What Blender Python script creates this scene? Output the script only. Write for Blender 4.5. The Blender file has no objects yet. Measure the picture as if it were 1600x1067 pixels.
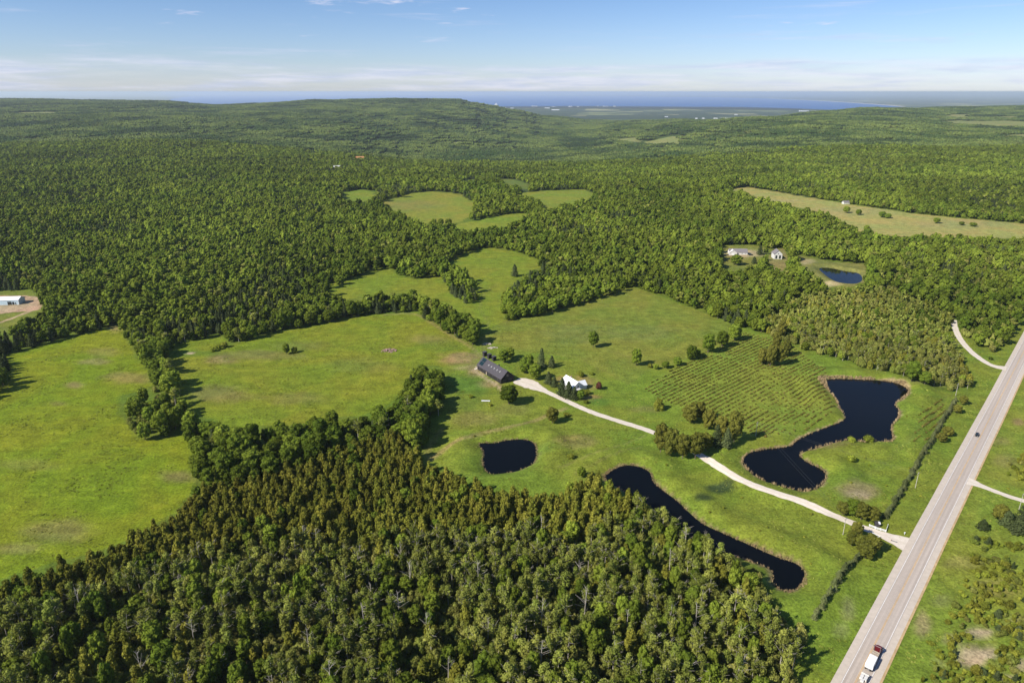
import bpy, bmesh, math, random
import numpy as np
from mathutils import Vector, Matrix

R = math.radians
S = bpy.context.scene
COL = S.collection
rng = np.random.default_rng(7)
random.seed(7)

# ------------------------------------------------------------------ camera
CAM_H = 190.0
F = 24.0 / 36.0 * 1600.0
PITCH = math.atan((533.5 - 144.0) / F)
cd = bpy.data.cameras.new('camera'); cam = bpy.data.objects.new('camera', cd); COL.objects.link(cam)
cam.location = (0, 0, CAM_H); cam.rotation_euler = (math.pi / 2 - PITCH, 0, 0)
cd.sensor_width = 36; cd.lens = 24; cd.clip_start = 1.0; cd.clip_end = 400000
S.camera = cam
# ------------------------------------------------------------------ light
SUN_EL, SUN_AZ = 38.0, 240.0            # compass degrees clockwise from +Y
w = bpy.data.worlds.new('World'); S.world = w; w.use_nodes = True
SKY_STRENGTH = 0.082
sd = bpy.data.lights.new('sun', 'SUN'); sd.energy = 4.6; sd.angle = R(0.5); sd.color = (1.0, 0.95, 0.86)
so = bpy.data.objects.new('sun', sd); COL.objects.link(so)
to_sun = Vector((math.sin(R(SUN_AZ)) * math.cos(R(SUN_EL)), math.cos(R(SUN_AZ)) * math.cos(R(SUN_EL)), math.sin(R(SUN_EL))))
so.rotation_euler = to_sun.to_track_quat('Z', 'Y').to_euler()
so.location = (0, 0, 300)
S.view_settings.view_transform = 'Standard'; S.view_settings.look = 'None'
S.view_settings.exposure = 0.55; S.view_settings.gamma = 1.0; S.view_settings.use_curve_mapping = False
S.cycles.max_bounces = 6; S.cycles.volume_bounces = 1; S.cycles.transparent_max_bounces = 8
HAZE = 2.9e-5


class NT:
    """small node helper"""
    def __init__(s, tree): s.t = tree; s.n = tree.nodes; s.l = tree.links
    def new(s, typ, **kw):
        n = s.n.new(typ)
        for k, v in kw.items(): setattr(n, k, v)
        return n
    def put(s, sock, v):
        if isinstance(v, bpy.types.NodeSocket): s.l.new(v, sock)
        elif v is not None: sock.default_value = v
    def math(s, op, a, b=None, c=None, clamp=False):
        n = s.new('ShaderNodeMath', operation=op, use_clamp=clamp)
        for i, v in enumerate((a, b, c)):
            if v is not None: s.put(n.inputs[i], v)
        return n.outputs[0]
    def ramp(s, v, a, b, lo=0.0, hi=1.0):
        n = s.new('ShaderNodeMapRange', interpolation_type='SMOOTHSTEP')
        s.put(n.inputs[0], v)
        for i, x in enumerate((a, b, lo, hi)): n.inputs[i + 1].default_value = x
        return n.outputs[0]
    def mix(s, f, a, b, mode='MIX'):
        n = s.new('ShaderNodeMix', data_type='RGBA', blend_type=mode)
        s.put(n.inputs[0], f); s.put(n.inputs[6], a); s.put(n.inputs[7], b)
        return n.outputs[2]
    def noise(s, vec, scale, detail=4.0, rough=0.55, dist=0.0):
        n = s.new('ShaderNodeTexNoise'); s.put(n.inputs['Vector'], vec)
        n.inputs['Scale'].default_value = scale; n.inputs['Detail'].default_value = detail
        n.inputs['Roughness'].default_value = rough; n.inputs['Distortion'].default_value = dist
        return n.outputs['Fac']
    def mapping(s, vec, scale, loc=(0, 0, 0), rot=(0, 0, 0)):
        n = s.new('ShaderNodeMapping'); s.put(n.inputs[0], vec)
        n.inputs['Location'].default_value = loc; n.inputs['Rotation'].default_value = rot
        n.inputs['Scale'].default_value = scale
        return n.outputs[0]


def rgb(c): return (c[0], c[1], c[2], 1.0)


def build_world():
    q = NT(w.node_tree); w.node_tree.nodes.clear()
    sky = q.new('ShaderNodeTexSky', sky_type='NISHITA', sun_disc=False)
    sky.sun_elevation = R(SUN_EL); sky.sun_rotation = R(SUN_AZ)
    sky.altitude = 500; sky.air_density = 1.0; sky.dust_density = 0.3; sky.ozone_density = 1.6
    tc = q.new('ShaderNodeTexCoord').outputs['Generated']
    sep = q.new('ShaderNodeSeparateXYZ'); q.put(sep.inputs[0], tc)
    X, Y, Z = sep.outputs
    # low bank of flat cumulus lying along the horizon, ragged on top
    n1 = q.noise(q.mapping(tc, (5, 5, 60)), 1.0, 7, 0.62, 0.3)
    n0 = q.noise(q.mapping(tc, (2.2, 2.2, 9)), 1.0, 3, 0.5)
    top = q.math('ADD', 0.020, q.math('MULTIPLY', n0, 0.036))
    band = q.ramp(q.math('SUBTRACT', top, Z), -0.002, 0.006)
    puff = q.ramp(n1, 0.40, 0.62)
    d1 = q.math('MULTIPLY', band, q.math('ADD', q.math('MULTIPLY', puff, 0.50), 0.16))
    fade = q.ramp(Z, -0.004, 0.006)
    d1 = q.math('MULTIPLY', d1, fade)
    # thin streaks higher up
    n2 = q.noise(q.mapping(tc, (4, 4, 55), (3.1, 0.7, 0.4)), 1.0, 6, 0.6, 0.2)
    d2 = q.math('MULTIPLY', q.ramp(n2, 0.55, 0.78), q.ramp(Z, 0.02, 0.05))
    d2 = q.math('MULTIPLY', d2, 0.5)
    n3 = q.noise(q.mapping(tc, (9, 9, 60), (0.3, 5.7, 0.1)), 1.0, 6, 0.6, 0.2)
    d3 = q.math('MULTIPLY', q.ramp(n3, 0.60, 0.74), q.ramp(Z, 0.05, 0.08))
    d = q.math('MAXIMUM', d1, q.math('MAXIMUM', d2, d3))
    n4 = q.noise(q.mapping(tc, (12, 12, 150)), 1.0, 4, 0.6)
    cc = q.mix(q.ramp(n4, 0.35, 0.65), rgb((4.9, 5.5, 7.4)), rgb((6.9, 7.0, 8.3)))
    c = q.mix(d, q.mix(1.0, sky.outputs[0], q.mix(q.ramp(Z, 0.0, 0.16), rgb((0.76, 0.85, 1.16)), rgb((0.58, 0.73, 1.02))), 'MULTIPLY'), cc)
    bg = q.new('ShaderNodeBackground'); q.put(bg.inputs[0], c); bg.inputs[1].default_value = SKY_STRENGTH
    out = q.new('ShaderNodeOutputWorld'); q.l.new(bg.outputs[0], out.inputs[0])


build_world()


# ------------------------------------------------------------------ terrain
def vnoise(x, y, seed=0):
    """value noise, period-free, -1..1"""
    xi = np.floor(x).astype(np.int64); yi = np.floor(y).astype(np.int64)
    fx = x - xi; fy = y - yi
    fx = fx * fx * (3 - 2 * fx); fy = fy * fy * (3 - 2 * fy)
    def h(a, b):
        n = (a * 374761393 + b * 668265263 + seed * 974634777) & 0x7fffffff
        n = (n ^ (n >> 13)) * 1274126177 & 0x7fffffff
        n = n ^ (n >> 16)
        return (n & 0xffff) / 32767.5 - 1
    return (h(xi, yi) * (1 - fx) + h(xi + 1, yi) * fx) * (1 - fy) + (h(xi, yi + 1) * (1 - fx) + h(xi + 1, yi + 1) * fx) * fy


def fbm(x, y, seed=0, o=4):
    s = 0; a = 1; t = 0
    for i in range(o):
        s = s + a * vnoise(x * 2 ** i, y * 2 ** i, seed + i * 17); t += a; a *= 0.5
    return s / t


YK = np.log(np.array([1400, 2200, 3200, 4500, 6000, 7000, 9500, 12000.]))
PROF = [(-400, [0, 4, 24, 60, 96, 112, -50, -250]), (150, [0, 4, 24, 60, 98, 114, -50, -250]),
        (250, [0, 2, 18, 52, 92, 108, -50, -250]), (325, [0, 0, 10, 40, 64, 66, -80, -250]),
        (400, [0, -4, 0, 34, 74, 86, -80, -250]), (500, [0, -12, -22, 20, 84, 110, -50, -250]),
        (650, [0, -28, -70, -30, 62, 121, -50, -250]), (716, [0, -34, -86, -55, 46, 119, -60, -250]),
        (732, [0, -34, -88, -62, 34, 88, -80, -250]), (765, [0, -36, -90, -80, -2, 58, -100, -250]),
        (800, [0, -38, -92, -100, -40, 21, -120, -250]), (850, [0, -38, -92, -108, -80, -35, -150, -250]),
        (920, [0, -38, -88, -98, -90, -78, -170, -250]), (1000, [0, -38, -74, -50, -50, -95, -210, -250]),
        (1080, [0, -34, -46, -12, -35, -85, -210, -250]), (1200, [0, -26, -4, 36, -20, -80, -200, -250]),
        (1300, [0, -18, 10, 46, 28, -40, -200, -250]), (1370, [0, -10, 14, 38, 62, 10, -180, -250]),
        (1500, [0, -6, 10, 13, 38, 49, -100, -250]), (2000, [0, -4, 10, 13, 38, 49, -100, -250])]
PK = np.array([(p - 800) / 1136.0 for p, _ in PROF]); PZ = np.array([z for _, z in PROF], float)


def pool_poly_sd(px, py, poly):
    """signed distance (negative inside) to polygon, vectorised"""
    P = np.asarray(poly, float); n = len(P)
    d = np.full(px.shape, 1e18); ins = np.zeros(px.shape, bool)
    for i in range(n):
        a = P[i]; b = P[(i + 1) % n]; e = b - a
        t = np.clip(((px - a[0]) * e[0] + (py - a[1]) * e[1]) / max(e @ e, 1e-9), 0, 1)
        dx = px - a[0] - e[0] * t; dy = py - a[1] - e[1] * t
        d = np.minimum(d, dx * dx + dy * dy)
        if a[1] != b[1]:
            c = ((a[1] > py) != (b[1] > py)) & (px < (b[0] - a[0]) * (py - a[1]) / (b[1] - a[1]) + a[0])
            ins ^= c
    d = np.sqrt(d)
    return np.where(ins, -d, d)


def inside(px, py, poly):
    P = np.asarray(poly, float); n = len(P)
    res = np.zeros(px.shape, bool)
    x0, y0 = P.min(0); x1, y1 = P.max(0)
    m = (px >= x0) & (px <= x1) & (py >= y0) & (py <= y1)
    if not m.any(): return res
    qx = px[m]; qy = py[m]; ins = np.zeros(qx.shape, bool)
    for i in range(n):
        a = P[i]; b = P[(i + 1) % n]
        if a[1] != b[1]:
            ins ^= ((a[1] > qy) != (b[1] > qy)) & (qx < (b[0] - a[0]) * (qy - a[1]) / (b[1] - a[1]) + a[0])
    res[m] = ins
    return res


def base_h(x, y):
    x = np.asarray(x, float); y = np.asarray(y, float)
    yy = np.maximum(y, 50.0); k = np.clip(x / yy, PK[0], PK[-1] - 1e-6)
    ly = np.clip(np.log(yy), YK[0], YK[-1] - 1e-9)
    i = np.clip(np.searchsorted(PK, k, side='right') - 1, 0, len(PK) - 2)
    u = (k - PK[i]) / (PK[i + 1] - PK[i]); u = u * u * (3 - 2 * u)
    j = np.clip(np.searchsorted(YK, ly, side='right') - 1, 0, len(YK) - 2)
    v = (ly - YK[j]) / (YK[j + 1] - YK[j])
    v = v * v * (3 - 2 * v) * 0.4 + v * 0.6
    z = (PZ[i, j] * (1 - u) + PZ[i + 1, j] * u) * (1 - v) + (PZ[i, j + 1] * (1 - u) + PZ[i + 1, j + 1] * u) * v
    near = 1.6 * vnoise(x / 170, y / 170, 3) + 0.5 * vnoise(x / 45, y / 45, 5)
    farw = np.clip((yy - 1500) / 1500, 0, 1) * np.clip((11000 - yy) / 3000, 0, 1)
    far = 22 * fbm(x / 620, y / 620, 11, 4)
    z = z + near * np.clip((yy - 120) / 80, 0, 1) * np.clip((9000 - yy) / 3000, 0, 1) + far * farw
    return z


def px_dir(px, py):
    u = (px - 800.0) / F; v = (py - 533.5) / F; c, s = math.cos(PITCH), math.sin(PITCH)
    return u, c - v * s, -s - v * c


TT = np.exp(np.linspace(math.log(120), math.log(14000), 2600))


def at(px, py):
    """photo pixel -> point on the terrain (x, y)"""
    dx, dy, dz = px_dir(px, py)
    x = dx / dy * TT; z = CAM_H + dz / dy * TT
    g = base_h(x, TT)
    below = np.nonzero(z <= g)[0]
    i = below[0] if len(below) else len(TT) - 1
    if i > 0:
        a = z[i - 1] - g[i - 1]; b = z[i] - g[i]; t = a / (a - b) if a != b else 0
        y = TT[i - 1] + (TT[i] - TT[i - 1]) * min(max(t, 0), 1)
    else: y = TT[0]
    return (dx / dy * y, y)


def atp(pts): return [at(*p) for p in pts]


def smooth_poly(P, n=3, closed=True):
    P = np.asarray(P, float)
    for _ in range(n):
        if closed: Q = np.roll(P, -1, 0)
        else: Q = P[1:]; P0 = P[:-1]
        if closed:
            A = P * .75 + Q * .25; B = P * .25 + Q * .75
            P = np.empty((2 * len(A), P.shape[1])); P[0::2] = A; P[1::2] = B
        else:
            A = P0 * .75 + Q * .25; B = P0 * .25 + Q * .75
            N = np.empty((2 * len(A), P.shape[1])); N[0::2] = A; N[1::2] = B
            P = np.vstack([P[:1], N, P[-1:]])
    return P


PONDS = {
 'small': [(746,692),(757,690),(770,692),(790,686),(815,684),(832,687),(838,695),(839,712),(834,724),(820,730),(808,736),(790,738),(770,741),(758,736),(753,722),(757,706)],
 'big': [(1289,592),(1300,590),(1340,592),(1385,595),(1412,602),(1423,612),(1412,622),(1396,631),(1408,642),(1402,656),(1391,668),(1400,690),(1370,687),(1352,690),(1330,684),(1300,690),(1278,697),(1262,702),(1248,707),(1256,718),(1285,731),(1294,742),(1285,757),(1268,766),(1245,766),(1215,758),(1190,750),(1170,737),(1158,722),(1165,710),(1180,702),(1235,696),(1243,686),(1262,676),(1285,667),(1310,659),(1323,652),(1314,640),(1305,620),(1293,607)],
 'long': [(940,748),(955,735),(975,726),(1000,728),(1018,738),(1020,752),(1035,765),(1060,782),(1078,800),(1100,818),(1135,832),(1175,850),(1215,868),(1245,876),(1260,890),(1253,912),(1235,923),(1215,918),(1206,905),(1209,890),(1195,882),(1165,872),(1120,858),(1075,838),(1040,812),(1000,782),(965,762)],
 'far': [(1276,417),(1300,418),(1322,424),(1345,426),(1349,441),(1322,444),(1302,438),(1290,430)]}
POND_G = {k: smooth_poly(atp(v), 2) for k, v in PONDS.items()}
BIGTOP = float(POND_G['big'][:, 1].max())
POND_Z = {k: float(base_h(g[:, 0], g[:, 1]).mean()) - 0.5 for k, g in POND_G.items()}


def hgt(x, y):
    x = np.asarray(x, float); y = np.asarray(y, float); z = base_h(x, y)
    sh = z.shape; x = x.ravel(); y = y.ravel(); z = z.ravel().copy()
    for k, g in POND_G.items():
        m = (x > g[:, 0].min() - 30) & (x < g[:, 0].max() + 30) & (y > g[:, 1].min() - 30) & (y < g[:, 1].max() + 30)
        if not m.any(): continue
        sd_ = pool_poly_sd(x[m], y[m], g)
        wz = POND_Z[k]
        target = wz + np.clip(sd_ * 0.35, -2.0, 6)
        t = np.clip((sd_ - 3) / 20, 0, 1); t = t * t * (3 - 2 * t)
        z[m] = target * (1 - t) + z[m] * t
        fl = np.maximum(z[m], wz + .5); kk = 1 - np.clip((sd_ - 8) / 18, 0, 1); z[m] = np.where(sd_ < 3, target, z[m] * (1 - kk) + fl * kk)
    return z.reshape(sh)


def H1(x, y): return float(hgt(np.array([x]), np.array([y]))[0])


# ------------------------------------------------------------------ layout, traced on the ground
OPEN_PX = [
 # left field
 [(-400,640),(-60,556),(0,560),(22,552),(45,545),(100,530),(187,508),(197,528),(212,555),(228,575),(240,602),(215,612),(185,620),(183,645),(205,675),(225,688),(262,685),(292,680),(300,700),(310,730),(300,770),(268,805),(200,842),(130,868),(60,890),(0,905),(-400,1000)],
 # middle field
 [(262,547),(300,532),(345,525),(357,541),(430,520),(520,503),(575,492),(650,488),(668,500),(700,522),(738,540),(742,560),(715,575),(690,572),(650,570),(640,590),(630,610),(610,630),(590,640),(560,650),(520,648),(480,662),(440,665),(395,668),(362,680),(335,655),(305,650),(285,630),(276,600),(268,572)],
 # valley clearing
 [(505,445),(540,438),(605,418),(625,432),(650,437),(690,431),(703,410),(712,402),(735,395),(760,387),(800,393),(830,402),(852,412),(815,432),(792,452),(785,480),(790,502),(800,540),(760,545),(742,530),(745,510),(735,500),(715,487),(690,477),(665,468),(640,458),(610,460),(570,463),(540,468),(520,460)],
 # meadow, homestead, ponds, to the road
 [(742,530),(790,502),(830,496),(870,487),(920,473),(960,461),(985,449),(1030,462),(1080,482),(1125,500),(1150,512),(1168,514),(1200,524),(1250,545),(1300,560),(1350,575),(1400,590),(1440,610),(1495,612),(1530,605),(1512,572),(1497,545),(1485,512),(1490,504),(1512,530),(1532,552),(1560,548),(1572,538),(1585,515),(1600,488),(1640,440),(1700,400),(1720,440),(1400,1067),(1380,1150),(1230,1150),(1240,1067),(1250,1000),(1262,975),(1235,965),(1210,950),(1192,920),(1186,895),(1150,872),(1100,845),(1050,808),(990,775),(945,756),(930,742),(915,745),(880,765),(840,775),(790,768),(750,755),(700,735),(660,722),(655,705),(668,690),(672,670),(685,655),(692,625),(688,600),(693,575),(742,545)],
 # right of the road
 [(1700,400),(1640,520),(1390,1067),(1370,1200),(2600,1200),(2600,600),(1900,420)],
 [(530,302),(565,296),(590,300),(588,312),(560,315),(535,310)],
 [(592,318),(640,302),(680,299),(720,304),(743,318),(738,335),(720,347),(690,352),(655,348),(625,335)],
 [(690,358),(740,345),(790,335),(832,333),(820,345),(790,356),(740,362),(715,360)],
 [(800,303),(850,298),(910,296),(932,303),(925,312),(880,322),(852,328),(845,315),(820,308)],
 [(712,285),(745,279),(745,289)], [(775,279),(800,280),(832,290),(822,296),(790,291)],
 [(1135,297),(1165,292),(1220,301),(1290,313),(1350,323),(1420,333),(1500,341),(1600,350),(1620,372),(1540,373),(1450,370),(1390,370),(1340,362),(1315,347),(1270,330),(1200,314)],
 [(1126,384),(1178,383),(1204,390),(1188,404),(1184,424),(1150,426),(1124,416)],
 [(1198,402),(1206,390),(1226,388),(1234,412),(1222,424),(1204,422)],
 [(1240,398),(1275,404),(1300,409),(1352,412),(1356,442),(1330,450),(1290,445),(1256,422)],
 [(-200,475),(0,455),(62,454),(68,478),(64,488),(30,508),(0,522),(-200,540)],
]
FAR_OPEN_PX = [
 [(1455,190),(1500,188),(1600,190),(1640,191),(1640,199),(1540,199),(1480,195)],
 [(1470,184),(1490,179),(1520,178),(1518,184)], [(1560,183),(1600,182),(1600,185),(1565,186)],
 [(1005,222),(1030,217),(1070,212),(1064,227),(1035,228)], [(962,219),(1008,215),(1000,222),(970,223)],
 [(1570,212),(1600,210),(1620,214),(1580,216)], [(700,222),(735,220),(735,223),(705,225)],
 [(10,176),(90,175),(90,179),(20,180)],
]
CLUMP_PX = [[(686,412),(703,408),(718,420),(737,440),(747,455),(744,474),(728,476),(710,464),(698,447),(686,434)],
 [(-80,520),(-10,540),(14,560),(10,600),(-10,625),(-80,640)]]
OPEN = [atp(p) for p in OPEN_PX]; FAR_OPEN = [atp(p) for p in FAR_OPEN_PX]; CLUMP = [atp(p) for p in CLUMP_PX]


def any_in(x, y, polys):
    r = np.zeros(x.shape, bool)
    for p in polys: r |= inside(x, y, p)
    return r


# ------------------------------------------------------------------ materials
def principled(name, col, rough=0.7, spec=0.3, metal=0.0, noise=0.0, nscale=1.0, bump=0.0, bscale=5.0):
    m = bpy.data.materials.new(name); m.use_nodes = True; q = NT(m.node_tree)
    b = q.n['Principled BSDF']; b.inputs['Roughness'].default_value = rough
    b.inputs['Specular IOR Level'].default_value = spec; b.inputs['Metallic'].default_value = metal
    c = rgb(col)
    geo = q.new('ShaderNodeNewGeometry').outputs['Position']
    if noise:
        f = q.noise(geo, nscale, 5)
        c = q.mix(q.ramp(f, 0.25, 0.75), rgb([v * (1 - noise) for v in col]), rgb([min(v * (1 + noise), 1) for v in col]))
    q.put(b.inputs['Base Color'], c)
    if bump:
        bn = q.new('ShaderNodeBump'); bn.inputs['Strength'].default_value = bump
        q.put(bn.inputs['Height'], q.noise(geo, bscale, 4)); q.l.new(bn.outputs[0], b.inputs['Normal'])
    return m


def foliage(name, a, b, dark=0.5, patch=0.006, yellow=None):
    """leaf colour varies from tree to tree, over the wood and from leaf clump to leaf clump"""
    m = bpy.data.materials.new(name); m.use_nodes = True; q = NT(m.node_tree); q.n.clear()
    oi = q.new('ShaderNodeObjectInfo'); rnd = oi.outputs['Random']
    pos = q.new('ShaderNodeNewGeometry').outputs['Position']
    big = q.noise(oi.outputs['Location'], patch, 2)
    f = q.math('ADD', q.math('MULTIPLY', rnd, 0.62), q.math('MULTIPLY', q.ramp(big, 0.3, 0.7), 0.38))
    c = q.mix(f, rgb(a), rgb(b))
    wide = q.noise(oi.outputs['Location'], patch * 0.45, 3, 0.6)
    r2 = q.math('FRACT', q.math('MULTIPLY', rnd, 17.31))
    br = q.math('ADD', 1.0 - dark * 0.5, q.math('MULTIPLY', r2, dark))
    leaf = q.noise(pos, 1.1, 2)
    br = q.math('MULTIPLY', br, q.ramp(leaf, 0.3, 0.7, 0.70, 1.32))
    br = q.math('MULTIPLY', br, q.ramp(wide, 0.32, 0.68, 0.74, 1.22))
    if yellow:
        r3 = q.math('FRACT', q.math('MULTIPLY', rnd, 91.7))
        c = q.mix(q.math('GREATER_THAN', r3, 1 - yellow[0]), c, rgb(yellow[1]))
    mul = q.new('ShaderNodeVectorMath', operation='SCALE'); q.put(mul.inputs[0], c); q.put(mul.inputs['Scale'], br)
    d = q.new('ShaderNodeBsdfDiffuse'); q.put(d.inputs[0], mul.outputs[0])
    t = q.new('ShaderNodeBsdfTranslucent'); q.put(t.inputs[0], mul.outputs[0])
    mx = q.new('ShaderNodeMixShader'); mx.inputs[0].default_value = 0.22
    q.l.new(d.outputs[0], mx.inputs[1]); q.l.new(t.outputs[0], mx.inputs[2])
    out = q.new('ShaderNodeOutputMaterial'); q.l.new(mx.outputs[0], out.inputs[0])
    return m


M = {}
M['broad'] = foliage('broadleaf_foliage', (0.076, 0.120, 0.013), (0.200, 0.240, 0.028), 0.75)
M['cedar'] = foliage('cedar_foliage', (0.145, 0.165, 0.022), (0.245, 0.225, 0.034), 0.55, 0.012)
M['poplar'] = foliage('poplar_foliage', (0.145, 0.185, 0.030), (0.285, 0.285, 0.060), 0.65, 0.01)
M['spruce'] = foliage('spruce_foliage', (0.055, 0.078, 0.026), (0.110, 0.130, 0.050), 0.4)
M['shrub'] = foliage('shrub_foliage', (0.160, 0.205, 0.022), (0.260, 0.255, 0.036), 0.55, 0.02)
M['brush'] = foliage('brush_foliage', (0.150, 0.190, 0.030), (0.250, 0.230, 0.062), 0.6, 0.012)
M['dome'] = foliage('dome_cedar_foliage', (0.110, 0.120, 0.020), (0.160, 0.150, 0.026), 0.3)
M['young'] = foliage('young_spruce_foliage', (0.120, 0.145, 0.050), (0.175, 0.185, 0.075), 0.5)
M['red'] = foliage('red_foliage', (0.10, 0.045, 0.03), (0.13, 0.05, 0.035), 0.3)
M['reed'] = foliage('dry_reed', (0.34, 0.25, 0.13), (0.44, 0.33, 0.18), 0.4)
M['grassy'] = foliage('grass_tuft_foliage', (0.20, 0.25, 0.030), (0.30, 0.30, 0.07), 0.4, 0.03)
M['bark'] = principled('bark', (0.16, 0.125, 0.09), 0.9, 0.1, noise=0.3, nscale=4)
M['pale_bark'] = principled('pale_bark', (0.42, 0.38, 0.31), 0.9, 0.1, noise=0.25, nscale=4)


def ground_mat():
    m = bpy.data.materials.new('meadow_and_soil'); m.use_nodes = True; q = NT(m.node_tree)
    b = q.n['Principled BSDF']; b.inputs['Roughness'].default_value = 0.95; b.inputs['Specular IOR Level'].default_value = 0.1
    at_ = q.new('ShaderNodeAttribute', attribute_name='tint', attribute_type='GEOMETRY')
    pos = q.new('ShaderNodeNewGeometry').outputs['Position']
    n1 = q.noise(pos, 0.018, 5, 0.6, 0.4); n2 = q.noise(pos, 0.12, 6, 0.65); n3 = q.noise(pos, 0.9, 5, 0.7)
    n4 = q.noise(q.mapping(pos, (0.05, 0.35, 1), rot=(0, 0, R(20))), 1.0, 4, 0.6)
    g = q.ramp(n1, 0.35, 0.65)
    c = at_.outputs['Color']
    warm = q.mix(1.0, c, rgb((1.12, 1.01, 1.0)), 'MULTIPLY'); cool = q.mix(1.0, c, rgb((0.87, 1.0, 0.9)), 'MULTIPLY')
    c = q.mix(g, cool, warm)
    dry = q.mix(1.0, c, rgb((1.35, 1.05, 1.3)), 'MULTIPLY')
    c = q.mix(q.math('MULTIPLY', q.ramp(n2, 0.55, 0.78), 0.38), c, dry)
    br = q.math('MULTIPLY', q.ramp(n2, 0.25, 0.75, 0.74, 1.24), q.ramp(n3, 0.28, 0.72, 0.62, 1.36))
    br = q.math('MULTIPLY', br, q.ramp(n4, 0.3, 0.7, 0.92, 1.08))
    mul = q.new('ShaderNodeVectorMath', operation='SCALE'); q.put(mul.inputs[0], c); q.put(mul.inputs['Scale'], br)
    q.l.new(mul.outputs[0], b.inputs['Base Color'])
    bn = q.new('ShaderNodeBump'); bn.inputs['Strength'].default_value = 0.7; bn.inputs['Distance'].default_value = 0.6
    q.put(bn.inputs['Height'], q.math('ADD', n3, q.math('MULTIPLY', n2, 1.5))); q.l.new(bn.outputs[0], b.inputs['Normal'])
    return m


M['ground'] = ground_mat()


def plain_mat():
    m = bpy.data.materials.new('far_plain'); m.use_nodes = True; q = NT(m.node_tree)
    b = q.n['Principled BSDF']; b.inputs['Roughness'].default_value = 1; b.inputs['Specular IOR Level'].default_value = 0
    pos = q.new('ShaderNodeNewGeometry').outputs['Position']
    v = q.new('ShaderNodeTexVoronoi'); v.distance = 'CHEBYCHEV'; q.put(v.inputs['Vector'], q.mapping(pos, (0.0011, 0.0005, 1), rot=(0, 0, 0.3))); v.inputs['Scale'].default_value = 1
    sp = q.new('ShaderNodeSeparateColor'); q.l.new(v.outputs['Color'], sp.inputs[0])
    fld = q.ramp(sp.outputs[0], 0.72, 0.78)
    n = q.noise(pos, 0.0006, 6, 0.65)
    fld = q.math('MULTIPLY', fld, q.ramp(n, 0.42, 0.55))
    c = q.mix(q.ramp(q.noise(pos, 0.003, 5, 0.7), 0.35, 0.65), rgb((0.018, 0.032, 0.014)), rgb((0.045, 0.065, 0.025)))
    c = q.mix(fld, c, q.mix(sp.outputs[1], rgb((0.16, 0.19, 0.06)), rgb((0.30, 0.27, 0.14))))
    q.l.new(c, b.inputs['Base Color'])
    return m


M['plain'] = plain_mat()


def water_mat(name, col, rough, spec=0.5, bump=0.15, scale=0.7):
    m = bpy.data.materials.new(name); m.use_nodes = True; q = NT(m.node_tree)
    b = q.n['Principled BSDF']; b.inputs['Roughness'].default_value = rough
    b.inputs['Base Color'].default_value = rgb(col); b.inputs['Specular IOR Level'].default_value = spec; b.inputs['IOR'].default_value = 1.33
    pos = q.new('ShaderNodeNewGeometry').outputs['Position']
    if bump:
        bn = q.new('ShaderNodeBump'); bn.inputs['Strength'].default_value = bump; bn.inputs['Distance'].default_value = 0.1
        q.put(bn.inputs['Height'], q.noise(pos, scale, 4)); q.l.new(bn.outputs[0], b.inputs['Normal'])
    return m


M['pond'] = water_mat('pond_water', (0.002, 0.003, 0.004), 0.06, 0.13)
M['bay'] = water_mat('bay_water', (0.006, 0.085, 0.30), 0.6, 0.05, 0)  # blue of the reflected sky is put into the base colour


def road_mat():
    m = bpy.data.materials.new('worn_asphalt'); m.use_nodes = True; q = NT(m.node_tree)
    b = q.n['Principled BSDF']; b.inputs['Roughness'].default_value = 0.85; b.inputs['Specular IOR Level'].default_value = 0.2
    uv = q.new('ShaderNodeAttribute', attribute_name='across', attribute_type='GEOMETRY').outputs['Fac']
    pos = q.new('ShaderNodeNewGeometry').outputs['Position']
    rip = q.math('COSINE', q.math('MULTIPLY', uv, 2 * math.pi * 4))           # worn wheel tracks
    c = q.mix(q.math('MULTIPLY_ADD', rip, 0.35, 0.5), rgb((0.41, 0.345, 0.285)), rgb((0.47, 0.40, 0.335)))
    al = q.new('ShaderNodeAttribute', attribute_name='along', attribute_type='GEOMETRY').outputs['Fac']
    cb = q.new('ShaderNodeCombineXYZ'); q.put(cb.inputs[0], q.math('MULTIPLY', uv, 9.0)); q.put(cb.inputs[1], q.math('MULTIPLY', al, 0.012))
    st = q.noise(cb.outputs[0], 1.0, 5, 0.7)
    n = q.noise(pos, 0.6, 6, 0.7)
    br = q.math('MULTIPLY', q.ramp(n, 0.25, 0.75, 0.95, 1.05), q.ramp(st, 0.3, 0.7, 0.9, 1.1))
    mul = q.new('ShaderNodeVectorMath', operation='SCALE'); q.put(mul.inputs[0], c); q.put(mul.inputs['Scale'], br)
    q.l.new(mul.outputs[0], b.inputs['Base Color'])
    return m


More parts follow.
